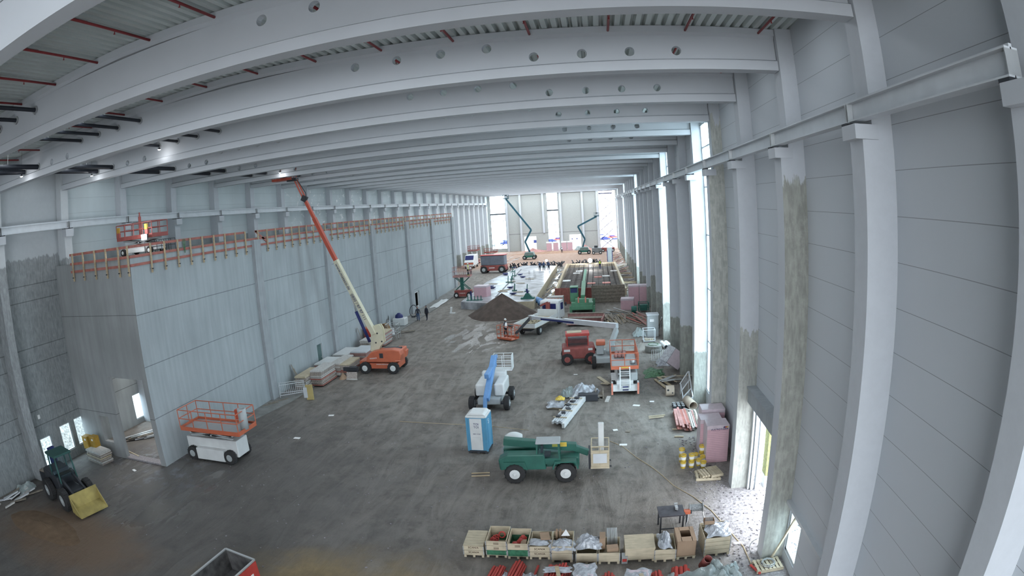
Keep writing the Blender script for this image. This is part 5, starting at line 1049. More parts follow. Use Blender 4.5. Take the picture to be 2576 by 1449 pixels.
boards('plank', 'red stained plank in the left heap by the pink stack', 'plank', [((4.30+.14*i+rn.uniform(-.03, .03), 30.9+rn.uniform(-.3, .3), .10+.12*l), (4.42+.12*i, 33.8+rn.uniform(-.2, .2), .10+.12*l), .13, .04, 'pwood' if rn.random() < .6 else 'rwood') for l in range(3) for i in range(6)], 'rwood', 'red planks in the left heap')
boards('plank', 'faded plank in the right heap by the pink stack', 'plank', [((5.05-.02*l+.12*i+rn.uniform(-.03, .03), 31.0+rn.uniform(-.3, .3), .08+.12*l), (5.2+.10*i, 33.6+rn.uniform(-.2, .2), .08+.12*l), .12, .04, ('pwood', 'owood', 'gboard')[rn.randrange(3)]) for l in range(2) for i in range(6)], 'pwood', 'faded planks in the right heap')
boards('batten', 'short pale batten end sticking out left under the red planks', 'batten', [((4.0, 31.2, .04), (4.6, 31.15, .04), .08, .06), ((4.0, 28.9+1.2, .04), (4.5, 30.0, .04), .08, .06)], 'ply', 'battens under the red planks')
for i in range(9): x, y = 4.55+.27*(i % 3), 34.5+.30*(i//3); tag(Part(None, 'paint_can', [M['dsteel'], M['steel']], lambda m: (m.tube((x, y, 0), (x, y, .26), .12, 12), m.tube((x, y, .261), (x, y, .27), .11, 12, m=1))), 'dark can with silver lid behind the red planks', 'can', 'dark cans behind the red planks')
t = thing('ladder_frame', 'pale steel frame with slanted rungs leaning by the wall column', 'frame', (5.75, 36.2, 0))
Part(t, 'frame', M['lsteel'], lambda m: (m.bar((-.5, -1.0, .05), (-.45, 1.2, .75), .07, .07), m.bar((.05, -1.0, .55), (.1, 1.2, 1.6), .07, .07), [m.bar((-.5, -1.0+2.2*i/3, .05+.7*i/3), (.05, -1.0+2.2*i/3, .55+1.05*i/3), .06, .06) for i in range(4)], m.bar((.05, -1.0, .02), (.05, -1.0, .6), .05, .05), m.bar((.1, 1.2, .02), (.1, 1.2, 1.6), .05, .05), m.bar((-.45, 1.2, .02), (-.45, 1.2, .75), .05, .05)))
Part(t, 'rungs', M['steel'], lambda m: [m.bar((-.42+.0*i, -.9+.1*i, .12+.03*i), (-.02, -.9+.1*i, .5+.045*i), .02, .02) for i in list(range(0, 7))+list(range(14, 21))])
t = thing('clay_pipe', 'short wide cream pipe lying open towards the camera by the column', 'pipe', (5.55, 34.75, 0)); Part(t, 'tube', mk('cream concrete pipe', (.45, .38, .31), .8), lambda m: m.tube((.12, -.6, .30), (-.12, .6, .30), .30, 22, hollow=.05), smooth=True)
t = thing('concrete_ring', 'short cream pipe ring with holes standing in the open by the wall', 'pipe ring', (4.55, 37.3, 0)); Part(t, 'ring', mk('cream ring', (.50, .42, .34), .8), lambda m: m.tube((-.28, 0, .36), (.28, 0, .36), .36, 24)); Part(t, 'hole', M['dsteel'], lambda m: (m.tube((-.15, -.345, .5), (-.15, -.36, .5), .07, 12),)); Part(t, 'hole', M['dsteel'], lambda m: m.tube((.15, -.35, .3), (.15, -.362, .3), .05, 12))
boards('beam_piece', 'white channel piece lying slanted in front of the cream pipe', 'board', [(G(1696, 1020, .06), G(1746, 1036, .10), .12, .08)], 'white', None)
boards('batten', 'pale batten in the pair lying alone on the open floor', 'batten', [(G(1632, 1048, .03), G(1673, 1044, .03), .08, .06), (G(1633, 1052, .09), G(1670, 1048, .09), .07, .05)], 'ply', 'pair of battens on the open floor')
pts = [((1648, 955), (1690, 978), 'ply'), (1, 1, 1)]
rn = random.Random(8)
boards('board', 'thin weathered board in the scrap pile below the tilted pink stack', 'board', [(G(1650+rn.uniform(0, 40), 948+rn.uniform(-4, 14), .1+.05*(i % 4)), G(1690+rn.uniform(0, 50), 945+rn.uniform(-6, 16), .14+.06*(i % 4)), .12, .03, ('owood', 'ply', 'owood', 'steel')[i % 4]) for i in range(16)], 'owood', 'boards in the scrap pile')
boards('plank', 'pale short plank set of the frame lying in the scrap pile', 'plank', [(G(1648, 954, .1), G(1682, 980, .1), .22, .05), (G(1658, 950, .12), G(1690, 972, .12), .22, .05)], 'wood', 'pale planks in front of the scrap pile')
t = thing('insulation_stack', 'pink insulation block tipped on its edge against the wall column', 'insulation', (5.55, 43.3, 0)); MT = Matrix.Translation((0, 0, 1.02)) @ Matrix.Rotation(R(18), 4, 'Z') @ Matrix.Rotation(R(38), 4, 'Y')
def tip(m): m.T = MT; m.box((0, 0, 0), (1.25, 1.2, 1.25))
def tipf(m): m.T = MT; m.box((-.62, 0, 0), (.06, 1.24, 1.28)); 
Part(t, 'boards', M['pinkfilm'], tip, bevel=.02); Part(t, 'film_wrap', M['foil'], tipf)
rumple('plastic_film', 'heap of green and clear plastic scraps left of the tipped pink block', 'plastic film', (3.95, 42.6, .01), 1.5, 2.2, .35, M['leaf'], 41, n=22)
rumple('plastic_film', 'clear film bunched behind the tipped pink block', 'plastic film', (5.2, 45.3, .01), 1.6, 1.6, .6, M['foil'], 43, n=20)
t = thing('wire_fence_panel', 'wire mesh panels lying behind the tipped pink block', 'fence', (4.6, 46.2, .2)); Part(t, 'mesh', M['steel'], lambda m: ([m.bar((-.6+.15*i, -.9, .1), (-.4+.15*i, .9, .5), .03, .03) for i in range(9)], m.bar((-.6, -.9, .08), (.6, -.9, .08), .04, .04), m.bar((-.4, .9, .5), (.8, .9, .5), .04, .04)))
t = thing('manhole_ring', 'round grey concrete manhole cone on the ground near the right wall', 'concrete ring', (4.55, 49.4, 0)); Part(t, 'ring', M['raw'], lambda m: m.lathe([(.72, 0), (.75, .1), (.72, .55), (.55, .62), (.3, .62)], n=28)); Part(t, 'rope', M['leaf'], lambda m: m.path([(.45*math.cos(a), .45*math.sin(a), .64) for a in [i*2*PI/12 for i in range(13)]], .03, 5))
for i, x in enumerate((5.75, 6.15)): tag(Part(None, 'black_pipe', [M['white'], M['black']], lambda m: (m.tube((x, 49.8, .22), (x-.25, 51.5, .22), .20, 16), m.tube((x, 49.79, .22), (x, 49.75, .22), .17, 16, m=1))), 'white pipe with dark open end against the column foot, %s of two' % ('left', 'right')[i], 'pipe', 'white pipes by the column')
t = thing('wire_cage', 'white wire cage box with small blocks inside, by the right wall', 'cage', (4.5, 53.3, 0))
Part(t, 'frame', M['lsteel'], lambda m: (rails(m, -.55, .55, -.5, .5, .1, 1.15, 1, .03, 1, 1), rails(m, -.55, .55, -.5, .5, .05, .12, 1, .03, 1, 1), [m.bar((-.55+.11*i, -.5, .1), (-.55+.11*i, -.5, 1.15), .012, .012) for i in range(1, 10)])); Part(t, 'base', M['steel'], lambda m: m.box((0, 0, .06), (1.1, 1, .04)))
rn = random.Random(4)
for i in range(9): tag(Part(None, 'stone_block', M['ply'], lambda m: m.box((4.2+.2*(i % 4), 53.0+.25*(i//4), .17+.0*i), (.17, .17, .16), rz=rn.uniform(-.3, .3))), 'small pale block lying in the white wire cage', 'block', 'pale blocks in the wire cage')
t = thing('switch_cabinet', 'tall grey cabinet box standing by the right wall columns', 'cabinet', (5.05, 55.5, 0)); Part(t, 'body', M['wgrey'], lambda m: m.box((0, 0, 1.05), (1.1, 1.1, 2.1)), bevel=.03); Part(t, 'roof', M['lsteel'], lambda m: m.box((0, 0, 2.14), (1.2, 1.2, .08))); Part(t, 'sign', M['whitetxt'], lambda m: m.box((-.1, -.56, 1.6), (.4, .02, .25)))
rumple('tarpaulin', 'small grey tarpaulin bundle left of the tall grey cabinet', 'tarpaulin', (3.9, 55.9, .01), 1.5, 1.5, .75, M['tarp'], 47, n=14)
boards('plank', 'grey and white plank leaning behind the tall grey cabinet', 'plank', [((5.6+.1*i, 57.4, .05), (6.2, 57.0+.2*i, 1.4), .14, .04, ('owood', 'lsteel')[i % 2]) for i in range(4)], 'owood', 'planks behind the grey cabinet')
# timber piles further back on the right
def heapboards(label, grp, box, n_, mats, seed, cat='plank', L_=3.2, ang=0, nm='plank'):
    rn = random.Random(seed); x0, x1, y0, y1 = box
    for i in range(n_):
        x, y = rn.uniform(x0, x1), rn.uniform(y0, y1); a = ang+rn.uniform(-.25, .25); l = L_*rn.uniform(.6, 1); z = .06+.09*(i % 5); d = Vector((math.sin(a), math.cos(a), 0))*l/2; zz = .035
        mb = MB(); mb.bar(Vector((x, y, zz))-d, Vector((x, y, zz+z*.9))+d, rn.uniform(.12, .2), .06); tag(mb.build(nm, M[mats[rn.randrange(len(mats))]]), label, cat, grp)
heapboards('stacked mossy grey board in the pile right of the green crane', 'boards in the mossy pile', (.6, 2.8, 62.3, 65.0), 26, ('owood', 'wood', 'owood'), 1, L_=4.0, ang=-.2)
heapboards('red brown board in the pile in front of the pink stacks', 'boards in the red brown pile', (3.2, 5.2, 61.5, 65), 22, ('pwood', 'rwood', 'owood'), 2, L_=4.0, ang=-.45)
heapboards('grey steel strip behind the mossy board pile', 'strips behind the pile', (1.5, 3.6, 66.3, 68), 10, ('steel', 'owood', 'dsteel'), 3, L_=4.0, ang=-.9, nm='steel_strip', cat='strip')
boards('plank', 'single pale plank lying left of the mossy board pile', 'plank', [(G(1518, 790, .04), G(1526, 808, .04), .32, .06)], 'ply', None)
t = thing('trough', 'long rusty red trough tray beside the flatbed truck', 'trough', (-1.6, 62.6, 0), R(-6)); Part(t, 'tray', M['pwood'], lambda m: (m.box((0, 0, .25), (3.8, 3.2, .1)), m.box((-.2, 1.6, .55), (4.0, .12, .6)), m.box((1.9, 0, .5), (.12, 3.2, .5)), m.box((-.1, -.2, .5), (3.6, .12, .4)))); Part(t, 'rim', M['owood'], lambda m: (m.box((-.2, 1.6, .88), (4.1, .45, .06)), m.box((0, -.2, .73), (3.7, .9, .05))))
bale('pink stack pair at the near left of the far insulation group', (3.4, 70.6, 0), R(-6), 1.6, 1.5, 1.35)
bale('tall far pink insulation stack on the left, against the wall columns', (4.35, 73.6, 0), 0, 1.3, 1.3, 2.5)
bale('tall far pink insulation stack on the right, against the wall columns', (5.65, 73.2, 0), 0, 1.2, 1.3, 2.55)
t = thing('generator', 'dark green framed generator in front of the far pink stacks', 'generator', (5.2, 68.4, 0)); Part(t, 'frame', M['dgreen'], lambda m: rails(m, -.6, .6, -.5, .5, .05, 1.1, 2, .04, 1, 1)); Part(t, 'engine', M['dgreen'], lambda m: m.box((0, 0, .5), (.9, .7, .7)), bevel=.05)
t = thing('hose_drum', 'dark green drum left of the framed generator', 'drum', (4.0, 67.8, 0)); Part(t, 'drum', M['dgreen'], lambda m: m.tube((-.3, 0, .4), (.3, 0, .4), .4, 16))
# ------------------------------------------------------------------ concrete slab on the left and formwork pit on the right
t = thing('foundation_slab', 'long wet pale concrete slab on the left in the middle distance', 'concrete slab', (-13.4, 74, 0))
def slabpoly(m): m.prism([(-4.9, 1.0), (-1.1, -.8), (5.0, -1.0), (4.9, 43), (-2.2, 46), (-5.2, 22)], .001, .95, 'XY')
Part(t, 'slab', M['slab'], slabpoly); Part(t, 'joint_channel', M['dsteel'], lambda m: m.bar((-.7, 4, .955), (-1.6, 39, .955), .25, .01))
Part(t, 'side_form', M['ply'], lambda m: (m.box((5.06, 21, .55), (.08, 44, 1.1)), m.box((2.0, -.98, .5), (6.2, .06, 1.0))))
rn = random.Random(12)
for i in range(34):
    u, v = rn.uniform(-.9, .9), rn.uniform(4, 42); x = -13.4+.2-v*.02+u*3.8; y = 74+v
    kind_ = i % 4
    if kind_ == 0: o = Part(None, 'anchor_bolt_frame', M['navy'], lambda m: (m.box((x, y, 1.12), (.9, .5, .12)), m.box((x, y, 1.02), (.5, .3, .14)))); lab = 'dark blue anchor frame standing on the wet slab'; g_ = 'anchor frames on the slab'; c_ = 'anchor frame'
    elif kind_ == 1: o = Part(None, 'formwork_prop', M['dgreen'], lambda m: (m.bar((x, y, .95), (x+.1, y, 2.0), .12, .12), m.box((x, y, 1.0), (.7, .4, .1)))); lab = 'short green prop standing upright on the wet slab'; g_ = 'green props on the slab'; c_ = 'prop'
    elif kind_ == 2: o = Part(None, 'plank', M['ply'], lambda m: m.bar((x-.7, y, 1.0), (x+.7, y+rn.uniform(-.8, .8), 1.0), .25, .08)); lab = 'loose pale plank lying on the wet slab'; g_ = 'planks on the slab'; c_ = 'plank'
    else: o = Part(None, 'rebar_stub', M['bar'], lambda m: [m.bar((x+.12*j, y, .95), (x+.12*j, y, 1.6), .03, .03) for j in range(3)]); lab = 'dark reinforcing stub rising from the wet slab'; g_ = 'reinforcing stubs on the slab'; c_ = 'rebar'
    tag(o, lab, c_, g_)
bale('square pink block standing on the near left end of the slab', (-16.2, 79.5, .95), R(-12), 1.9, 1.6, 1.5, group=None)
t = thing('pump_set', 'green steel pump set at the slab corner by the earth heap', 'pump', (-9.4, 75.6, .95)); Part(t, 'base', M['dgreen'], lambda m: m.box((0, 0, .1), (1.8, .8, .2))); Part(t, 'column', M['navy'], lambda m: m.bar((.1, 0, .2), (-.1, 0, 1.3), .25, .25)); Part(t, 'body', M['dgreen'], lambda m: m.prism([(-.6, .2), (.6, .2), (.15, .75), (-.25, .75)], -.3, .3))
t = thing('steel_brackets', 'row of green steel brackets on the near left slab edge', 'bracket', (-16.6, 75.9, .95)); Part(t, 'bracket_row', M['dgreen'], lambda m: [(m.bar((-.9+.45*j, 0, 0), (-.9+.45*j, 0, .6), .1, .1), m.box((-.9+.45*j, 0, .05), (.35, .4, .1))) for j in range(5)]); Part(t, 'post', M['navy'], lambda m: m.bar((-.5, .3, 0), (-.5, .3, 1.2), .2, .2))
heap('earth_heap', 'brown conical heap of earth in front of the wet slab', 'earth', (-11.8, 69.3, 0), 4.2, 3.6, 2.6, M['soil'], 2, n=56, rough=.05)
t = thing('blue_pipe', 'pale blue wide pipe fittings at the near right corner of the slab', 'pipe', (-7.1, 73.6, 0)); Part(t, 'pipe', M['blue'], lambda m: (m.tube((-.6, .6, .6), (.5, -.5, .5), .42, 16, hollow=.05), m.tube((-.3, 1.3, .5), (-1.2, 1.6, .9), .4, 16, hollow=.05)), smooth=True)
t = thing('barrier_boards', 'orange lit container crate with a row of reflectors left of the green crane', 'crate', (-5.55, 72.6, 0), R(-3)); Part(t, 'box', M['gboard'], lambda m: m.box((0, 0, .8), (2.0, 1.2, 1.6))); Part(t, 'reflector', M['refl'], lambda m: [m.box((-.78+.39*j, -.61, 1.25), (.28, .02, .4)) for j in range(5)])
heap('soil_ridge', 'dark clods and film scraps beyond the near end of the long boom', 'earth', (-8.2, 64.6, 0), 2.2, .8, .3, M['soil'], 6, n=40, rough=.3)
t = thing('formwork_pit', 'large wooden formwork box full of reinforcement, right middle distance', 'formwork', (-1.1, 76, 0))
def bays(m, x0, x1, y, h, n_, horiz=False):
    m.bx(x0, x1, y, y+.06, 0, h)
    for i in range(n_+1): a = x0+(x1-x0)*i/n_; m.bx(a-.05, a+.05, y-.12, y, 0, h)
    if horiz:
        for j in range(5): m.bx(x0, x1, y-.10, y, .15+j*.45, .27+j*.45)
Part(t, 'front_panel', M['rwood'], lambda m: bays(m, -4.7, -1.9, 0, 2.1, 8)); Part(t, 'front_panel', M['owood'], lambda m: bays(m, .1, 4.4, -.2, 2.3, 4, True)); Part(t, 'front_panel', M['dred'], lambda m: bays(m, -1.8, .0, .2, 2.0, 5))
Part(t, 'side_panel', M['wood'], lambda m: (m.bar((-4.75, 1, 1.15), (-5.2, 41, .8), .28, .9),)); Part(t, 'side_panel', M['ply'], lambda m: (m.bar((4.6, 1, 1.15), (4.4, 41, .8), .28, .9),)); Part(t, 'back_panel', M['ply'], lambda m: m.bar((-5.2, 41, .8), (4.4, 41, .8), .2, .8))
o = Part(t, 'rebar_grid', M['bar'], lambda m: ([m.bar((-4.5+.45*i, .4, 1.0+.0*i), (-4.8+.45*i, 40.5, 1.0), .045, .045) for i in range(20)], [m.bar((-4.6, .6+.9*j, 1.05), (4.3, .6+.9*j, 1.05), .05, .05) for j in range(44)], [m.bar((-4.4+.9*i, .8+1.8*j, .1), (-4.4+.9*i, .8+1.8*j, 1.35), .04, .04) for i in range(10) for j in range(22)])); o['kind'] = 'stuff'
rn = random.Random(21)
for i in range(10):
    x, y = -1.1+rn.uniform(-4, 3.8), 78+rn.uniform(2, 32); tag(Part(None, 'formwork_board', M[('gboard', 'rwood', 'lsteel')[i % 3]], lambda m: m.box((x, y, 1.12), (1.2, 1.6, .05))), 'flat board resting on the reinforcement grid', 'board', 'boards on the reinforcement')
for i in range(4):
    y = 84+6*i; boards('walkway_beam', 'timber cross brace between the formwork side and the right wall', 'brace', [((3.6, y, .6), (5.8, y+.5, .5), .12, .12), ((3.6, y+1.2, .6), (5.8, y+1.4, .5), .12, .12)], 'wood', 'timber braces right of the formwork')
heapboards('scrap timber in the strip between formwork and right wall', 'scrap timber by the right wall', (4.2, 5.6, 84, 120), 40, ('owood', 'steel', 'pwood', 'dsteel', 'wood'), 31, L_=2.0, ang=1.2)
heapboards('scrap timber in the wet trench between slab and formwork', 'scrap timber in the trench', (-8.0, -6.6, 80, 115), 26, ('owood', 'wood', 'dsteel'), 33, L_=2.2, ang=.4)
heapboards('loose board leaning on the left formwork side', 'boards along the formwork', (-6.4, -5.9, 84, 112), 6, ('ply', 'wood'), 35, L_=4.0, ang=0)
# bushy rebar bundles behind the slab and the two glaring floodlights
for i in range(9):
    x = -17.5+1.9*i+(1.5 if i > 5 else 0); y = 121.5+.4*(i % 3); rn = random.Random(50+i)
    o = Part(None, 'rebar_bundle', M['dsteel'], lambda m: [m.bar((x+rn.uniform(-1, 1), y+rn.uniform(-.6, .6), rn.uniform(0, .7)), (x+rn.uniform(-1, 1), y+rn.uniform(-.6, .6), rn.uniform(.5, 1.5)), .22, .10) for _ in range(18)])
    tag(o, 'tangled dark bundle of steel, %s along the row behind the slab' % ('first', 'second', 'third', 'fourth', 'fifth', 'sixth', 'seventh', 'eighth', 'last')[i], 'steel bundle', 'dark steel bundles behind the slab')
for i, (c, h, lab, pw, rr) in enumerate((((-1.6, 115.2, 0), 1.85, 'large glaring floodlight on a tripod behind the formwork', 1200, .42), ((-9.9, 111.5, .95), 1.6, 'smaller glaring floodlight at the far right corner of the slab', 500, .22))):
    t = thing('floodlight', lab, 'floodlight', c, 0, 'site floodlights'); Part(t, 'tripod', M['dsteel'], lambda m: ([m.tube((0, 0, h*.6), (.5*math.cos(a), .5*math.sin(a), 0), .03, 6) for a in (0, 2.1, 4.2)], m.tube((0, 0, h*.6), (0, 0, h), .03, 6)))
    Part(t, 'lamp_housing', M['dsteel'], lambda m: m.tube((0, .12, h), (0, .02, h), rr*1.05, 18)); Part(t, 'lamp_face', M['lamp'], lambda m: m.tube((0, .015, h), (0, -.02, h), rr, 18))
    bulb('floodlight_light', (c[0], c[1]-.6, c[2]+h), pw, (.95, .98, 1), .3)
# ------------------------------------------------------------------ far end
for i, x in enumerate((-13.9, -12.0, -9.6, -7.9)):
    t = thing('insulation_stack', 'pink pack with white cap, %s in the row before the far wall' % ('first from left', 'second from left', 'third from left', 'last')[i], 'insulation', (x, 168.5, 0), 0, 'pink packs before the far wall'); Part(t, 'boards', M['pink'], lambda m: m.box((0, 0, 1.2), (1.45, 1.3, 2.4))); Part(t, 'film_wrap', M['whitetxt'], lambda m: m.box((0, 0, 2.5), (1.55, 1.4, .35)))
rumple('tarpaulin', 'blue grey tarpaulin heap by the right far doorway', 'tarpaulin', (-5.2, 168.5, 0), 2.6, 1.5, 1.2, M['tarp'], 61, n=12)
heap('red_earth_heap', 'small red heap in front of the right far doorway', 'earth', (-3.6, 169.5, 0), 1.8, 1.2, 1.3, M['pwood'], 7)
heap('debris_heap', 'red and white debris heap before the left far doorway', 'debris', (-18.6, 168, 0), 3.2, 1.3, .9, M['pwood'], 8, rough=.3)
heap('earth_bank', 'long low bank of reddish earth across the far floor', 'earth', (-13, 162, 0), 12, 3.0, .5, mk('reddish earth', (.36, .22, .15), .95, var=.15, vs=1, bump=.4), 9, n=70)
t = thing('loudspeaker_cabinet', 'tall grey and dark cabinet right of the big floodlight', 'cabinet', (2.6, 127, 0)); Part(t, 'body', M['wgrey'], lambda m: m.box((0, 0, 1.7), (1.1, .8, 3.4))); Part(t, 'stripe', M['navy'], lambda m: m.box((-.55, -.05, 1.6), (.12, .8, 2.4))); Part(t, 'stripe', M['navy'], lambda m: m.box((.55, -.05, 1.6), (.12, .8, 2.4)))
heapboards('white and grey debris along the right wall near the far opening', 'debris by the far right wall', (3.8, 5.5, 124, 150), 26, ('lsteel', 'white', 'pwood', 'owood'), 71, L_=1.8, ang=.8, cat='debris', nm='debris_piece')
heapboards('pale and teal debris on the left floor before the far window', 'debris on the far left floor', (-27, -20, 134, 150), 26, ('white', 'teal', 'pwood', 'lsteel'), 73, L_=1.6, ang=1.3, cat='debris', nm='debris_piece')
# outside, seen through the openings
def container(label, c, sx, sy, h, win):
    t = thing('site_cabin', label, 'cabin', c); Part(t, 'body', M['white'], lambda m: m.box((0, 0, h/2), (sx, sy, h)), bevel=.05); Part(t, 'roof', M['lsteel'], lambda m: m.box((0, 0, h+.06), (sx+.1, sy+.1, .12)))
    for x, z, w_, hh in win: f = Part(t, 'window_frame', M['whitetxt'], lambda m: m.box((x, -sy/2-.02, z), (w_+.1, .05, hh+.1))); Part(f, 'pane', M['navy'], lambda m: m.box((x, -sy/2-.05, z), (w_, .02, hh)))
container('white cabin with dark window outside the left far doorway', (-20.2, 184, 0), 6, 2.6, 4.0, [(1.0, 2.2, 1.3, .9)])
container('white cabin with small windows outside the right far doorway', (-6.6, 185, 0), 6, 2.6, 4.2, [(-1.2, 2.4, .4, .35), (.3, 2.4, .4, .35), (1.8, 2.0, .5, 1.2)])
def car(label, c, col, rz=0):
    t = thing('car', label, 'car', c, rz, 'parked cars outside'); Part(t, 'body', col, lambda m: m.prism([(-2.1, .35), (-2.1, .85), (-1.2, .95), (-.7, 1.45), (.8, 1.45), (1.5, .95), (2.1, .85), (2.1, .35)], -.85, .85), bevel=.08); Part(t, 'windows', M['navy'], lambda m: m.prism([(-1.0, .98), (-.65, 1.38), (.72, 1.38), (1.25, .98)], -.86, .86))
    for x in (-1.35, 1.35):
        for y in (-.8, .8): wheel(t, x, y, .33, .22)
cc = [('white', -38, 205), ('navy', -32.5, 208), ('wgrey', -27.5, 205), ('white', -34, 216), ('dsteel', -29, 216), ('red', 5.5, 215), ('white', 9, 203), ('navy', 2.5, 206), ('wgrey', 6, 196), ('white', 1.5, 226), ('red', -14.2, 215), ('navy', -16.5, 206)]
for i, (cm, x, y) in enumerate(cc):
    car({'white': 'white', 'navy': 'dark blue', 'wgrey': 'grey', 'dsteel': 'black', 'red': 'red'}[cm]+' parked car outside the %s far opening, %s' % ('left' if x < -20 else 'middle' if x < -10 else 'right', ('nearer row left', 'nearer row middle', 'nearer row right', 'back row left', 'back row right', 'under the scissor arms', 'at the edge', 'low beside the scissor lift', 'closest one', 'farthest one', 'behind the transom', 'lower left')[i]), (x, y, 0), M[cm], R(random.uniform(-15, 15)))
heap('snow_hill', 'pale hillside outside the far right opening', 'hill', (40, 420, -.1), 160, 60, 34, M['snow'], 12, n=40, rough=.05)
for i, (x, y, h) in enumerate(((-42.5, 250, 9), (-16.5, 240, 8), (9, 255, 7))):
    t = thing('bare_tree', 'small bare tree outside the %s far opening' % ('left', 'middle', 'right')[i], 'tree', (x, y, 0), 0, 'bare trees outside'); rn = random.Random(i)
    Part(t, 'trunk', M['owood'], lambda m: m.tube((0, 0, 0), (0, 0, h), .16, 6, .04)); Part(t, 'branches', M['owood'], lambda m: [m.tube((0, 0, h*(.25+.7*j/16)), (math.cos(j*2.4)*(1-j/20)*2.2, math.sin(j*2.4)*(1-j/20)*2.2, h*(.40+.7*j/16)), .05, 4, .015) for j in range(16)])
t = thing('mast', 'dark mast on the pale hill outside the far right opening', 'mast', (13.5, 330, 0)); Part(t, 'pole', M['dsteel'], lambda m: m.tube((0, 0, 0), (0, 0, 26), .5, 8)); Part(t, 'head', M['dsteel'], lambda m: m.box((0, 0, 24), (3, 3, 5)))
heap('gravel_heap', 'light rubble bank outside the left wall windows', 'rubble', (-37.5, 24, -.05), 3.6, 9, 3.4, mk('pale rubble', (.55, .50, .46), .9, var=.35, vs=6, bump=1.0, bs=5, detail=10), 14, n=70, rough=.1)
# ------------------------------------------------------------------ left wall side: board stacks, bin, fences
FP = [('the low stack standing nearest to the grating panels', (-23.15, 40.5), 1.0, 2.9, 7, .145, 'ply', 1), ('the tall front stack right of the yellow sign', (-22.15, 41.3), 1.05, 2.7, 10, .125, 'gboard', 2),
      ('the wall side stack with a white top sheet, second row', (-23.2, 44.6), 1.6, 2.6, 7, .13, 'white', 3), ('the narrow stack left of the boom lift, third from the front', (-21.85, 44.6), .95, 3.0, 8, .13, 'gboard', 4),
      ('the wall side stack with a pale top sheet, third row', (-23.2, 48.6), 1.6, 3.0, 6, .13, 'white', 5), ('the stack closest to the boom lift front wheel', (-20.95, 44.3), .9, 2.4, 8, .12, 'ply', 6),
      ('the wide film topped stack behind the boom lift wheel', (-21.4, 48.4), 1.6, 2.6, 8, .13, 'lsteel', 7), ('the small block stack below the orange bin', (-22.9, 53.0), 1.0, 1.6, 7, .13, 'gboard', 8), ('the last tall stack beyond the orange bin', (-21.9, 55.0), 1.1, 2.4, 10, .13, 'ply', 9)]
for lab, (x, y), sx, sy, n_, th, top, sd in FP: stack(lab, (x, y, .10), 0, sx, sy, n_, th, top, 'panels of '+lab, seed=sd, mats=('gboard', 'bboard', 'pwood' if sd % 2 else 'rwood'))
t = thing('rubbish_bin', 'orange red plastic bin beside the small block stack at the wall', 'bin', (-23.5, 55.6, .09)); Part(t, 'tub', M['red'], lambda m: m.prism([(-.5, 0), (-.6, 1.5), (.6, 1.5), (.5, 0)], -.5, .5), bevel=.05); Part(t, 'lid', M['orange'], lambda m: m.box((0, 0, 1.53), (1.3, 1.1, .1)))
boards('board', 'dark thin board leaning on the wall behind the first stack', 'board', [((-23.7, 39.9, .1), (-24.15, 39.7, 1.9), .25, .03), ((-23.6, 40.15, .1), (-24.15, 40.0, 1.5), .2, .03)], 'owood', 'leaning dark boards')
boards('board', 'dark board leaning on the wall left of the orange bin', 'board', [((-23.6, 53.9, .1), (-24.15, 53.7, 2.0), .3, .03)], 'owood', None)
t = thing('crowd_barrier', 'grey steel crowd barriers leaning together left of the yellow sign', 'barrier', (-22.9, 37.2, .09), R(38))
Part(t, 'frame', M['lsteel'], lambda m: ([m.tube((-1.0, 0, z), (1.0, 0, z), .025, 6) for z in (.2, 1.0)], [m.tube((x, 0, .05), (x, 0, 1.0), .025, 6) for x in (-1, 1)])); Part(t, 'bars', M['lsteel'], lambda m: [m.tube((-.9+.15*i, 0, .2), (-.9+.15*i, 0, 1.0), .011, 5) for i in range(13)])
clone(t, (-23.2, 37.7, .09), R(30), 'second grey barrier leaning behind the first one by the wall')
t = thing('yellow_sign_board', 'blurred yellow and white board standing beside the barriers', 'board', (-21.3, 36.75, 0), R(8)); Part(t, 'panel', mk('dull yellow board', (.50, .40, .17), .6), lambda m: m.box((.2, 0, .6), (.55, .12, 1.15))); Part(t, 'white_panel', M['lsteel'], lambda m: m.box((-.12, -.08, .6), (.3, .05, .8)))
boards('plank', 'thin dark plank on the footing strip left of the barriers', 'plank', [((-24.0, 35.2, .12), (-23.0, 36.6, .12), .12, .04), ((-24.1, 34.6, .12), (-23.3, 35.6, .12), .1, .04)], 'owood', 'dark planks on the footing')
t = thing('grader_blade', 'rusty blade attachment with a chequer plate in front of the boom lift', 'attachment', (-20.1, 42.3, 0)); Part(t, 'frame', M['dsteel'], lambda m: (m.box((-.3, .8, .7), (1.2, .5, .3)), m.tube((-.7, .8, .6), (.3, .8, .5), .18, 10), m.bar((-.5, .6, .5), (-.1, .1, .3), .12, .12))); Part(t, 'plate', M['bboard'], lambda m: m.box((.1, 0, .32), (.95, .06, .6), rx=-.35)); Part(t, 'edge', M['gboard'], lambda m: m.box((.1, -.12, .04), (1.0, .05, .14)))
heap('sack', 'tan sack between the board stack and the chequer plate', 'sack', (-20.9, 42.5, 0), .4, .4, .5, M['card'], 3, n=14)
t = thing('wire_drum_cage', 'steel cage with a rust brown drum beyond the boom lift', 'cage', (-21.6, 57.2, .09)); Part(t, 'frame', M['steel'], lambda m: (rails(m, -.6, .6, -.6, .6, .05, 1.6, 3, .03, 2, 2), [m.bar((-.6+.2*i, -.6, .05), (-.6+.2*i, -.6, 1.6), .015, .015) for i in range(7)])); 
t = thing('cable_drum', 'rust brown round drum leaning on the steel cage beyond the boom lift', 'drum', (-22.6, 57.6, .09)); Part(t, 'drum', mk('rust brown', (.40, .25, .12), .7, var=.3, vs=4), lambda m: m.tube((-.12, -.2, .95), (.12, .2, .95), .62, 22)); Part(t, 'stand', M['dsteel'], lambda m: m.box((0, 0, .2), (.5, .6, .4)))
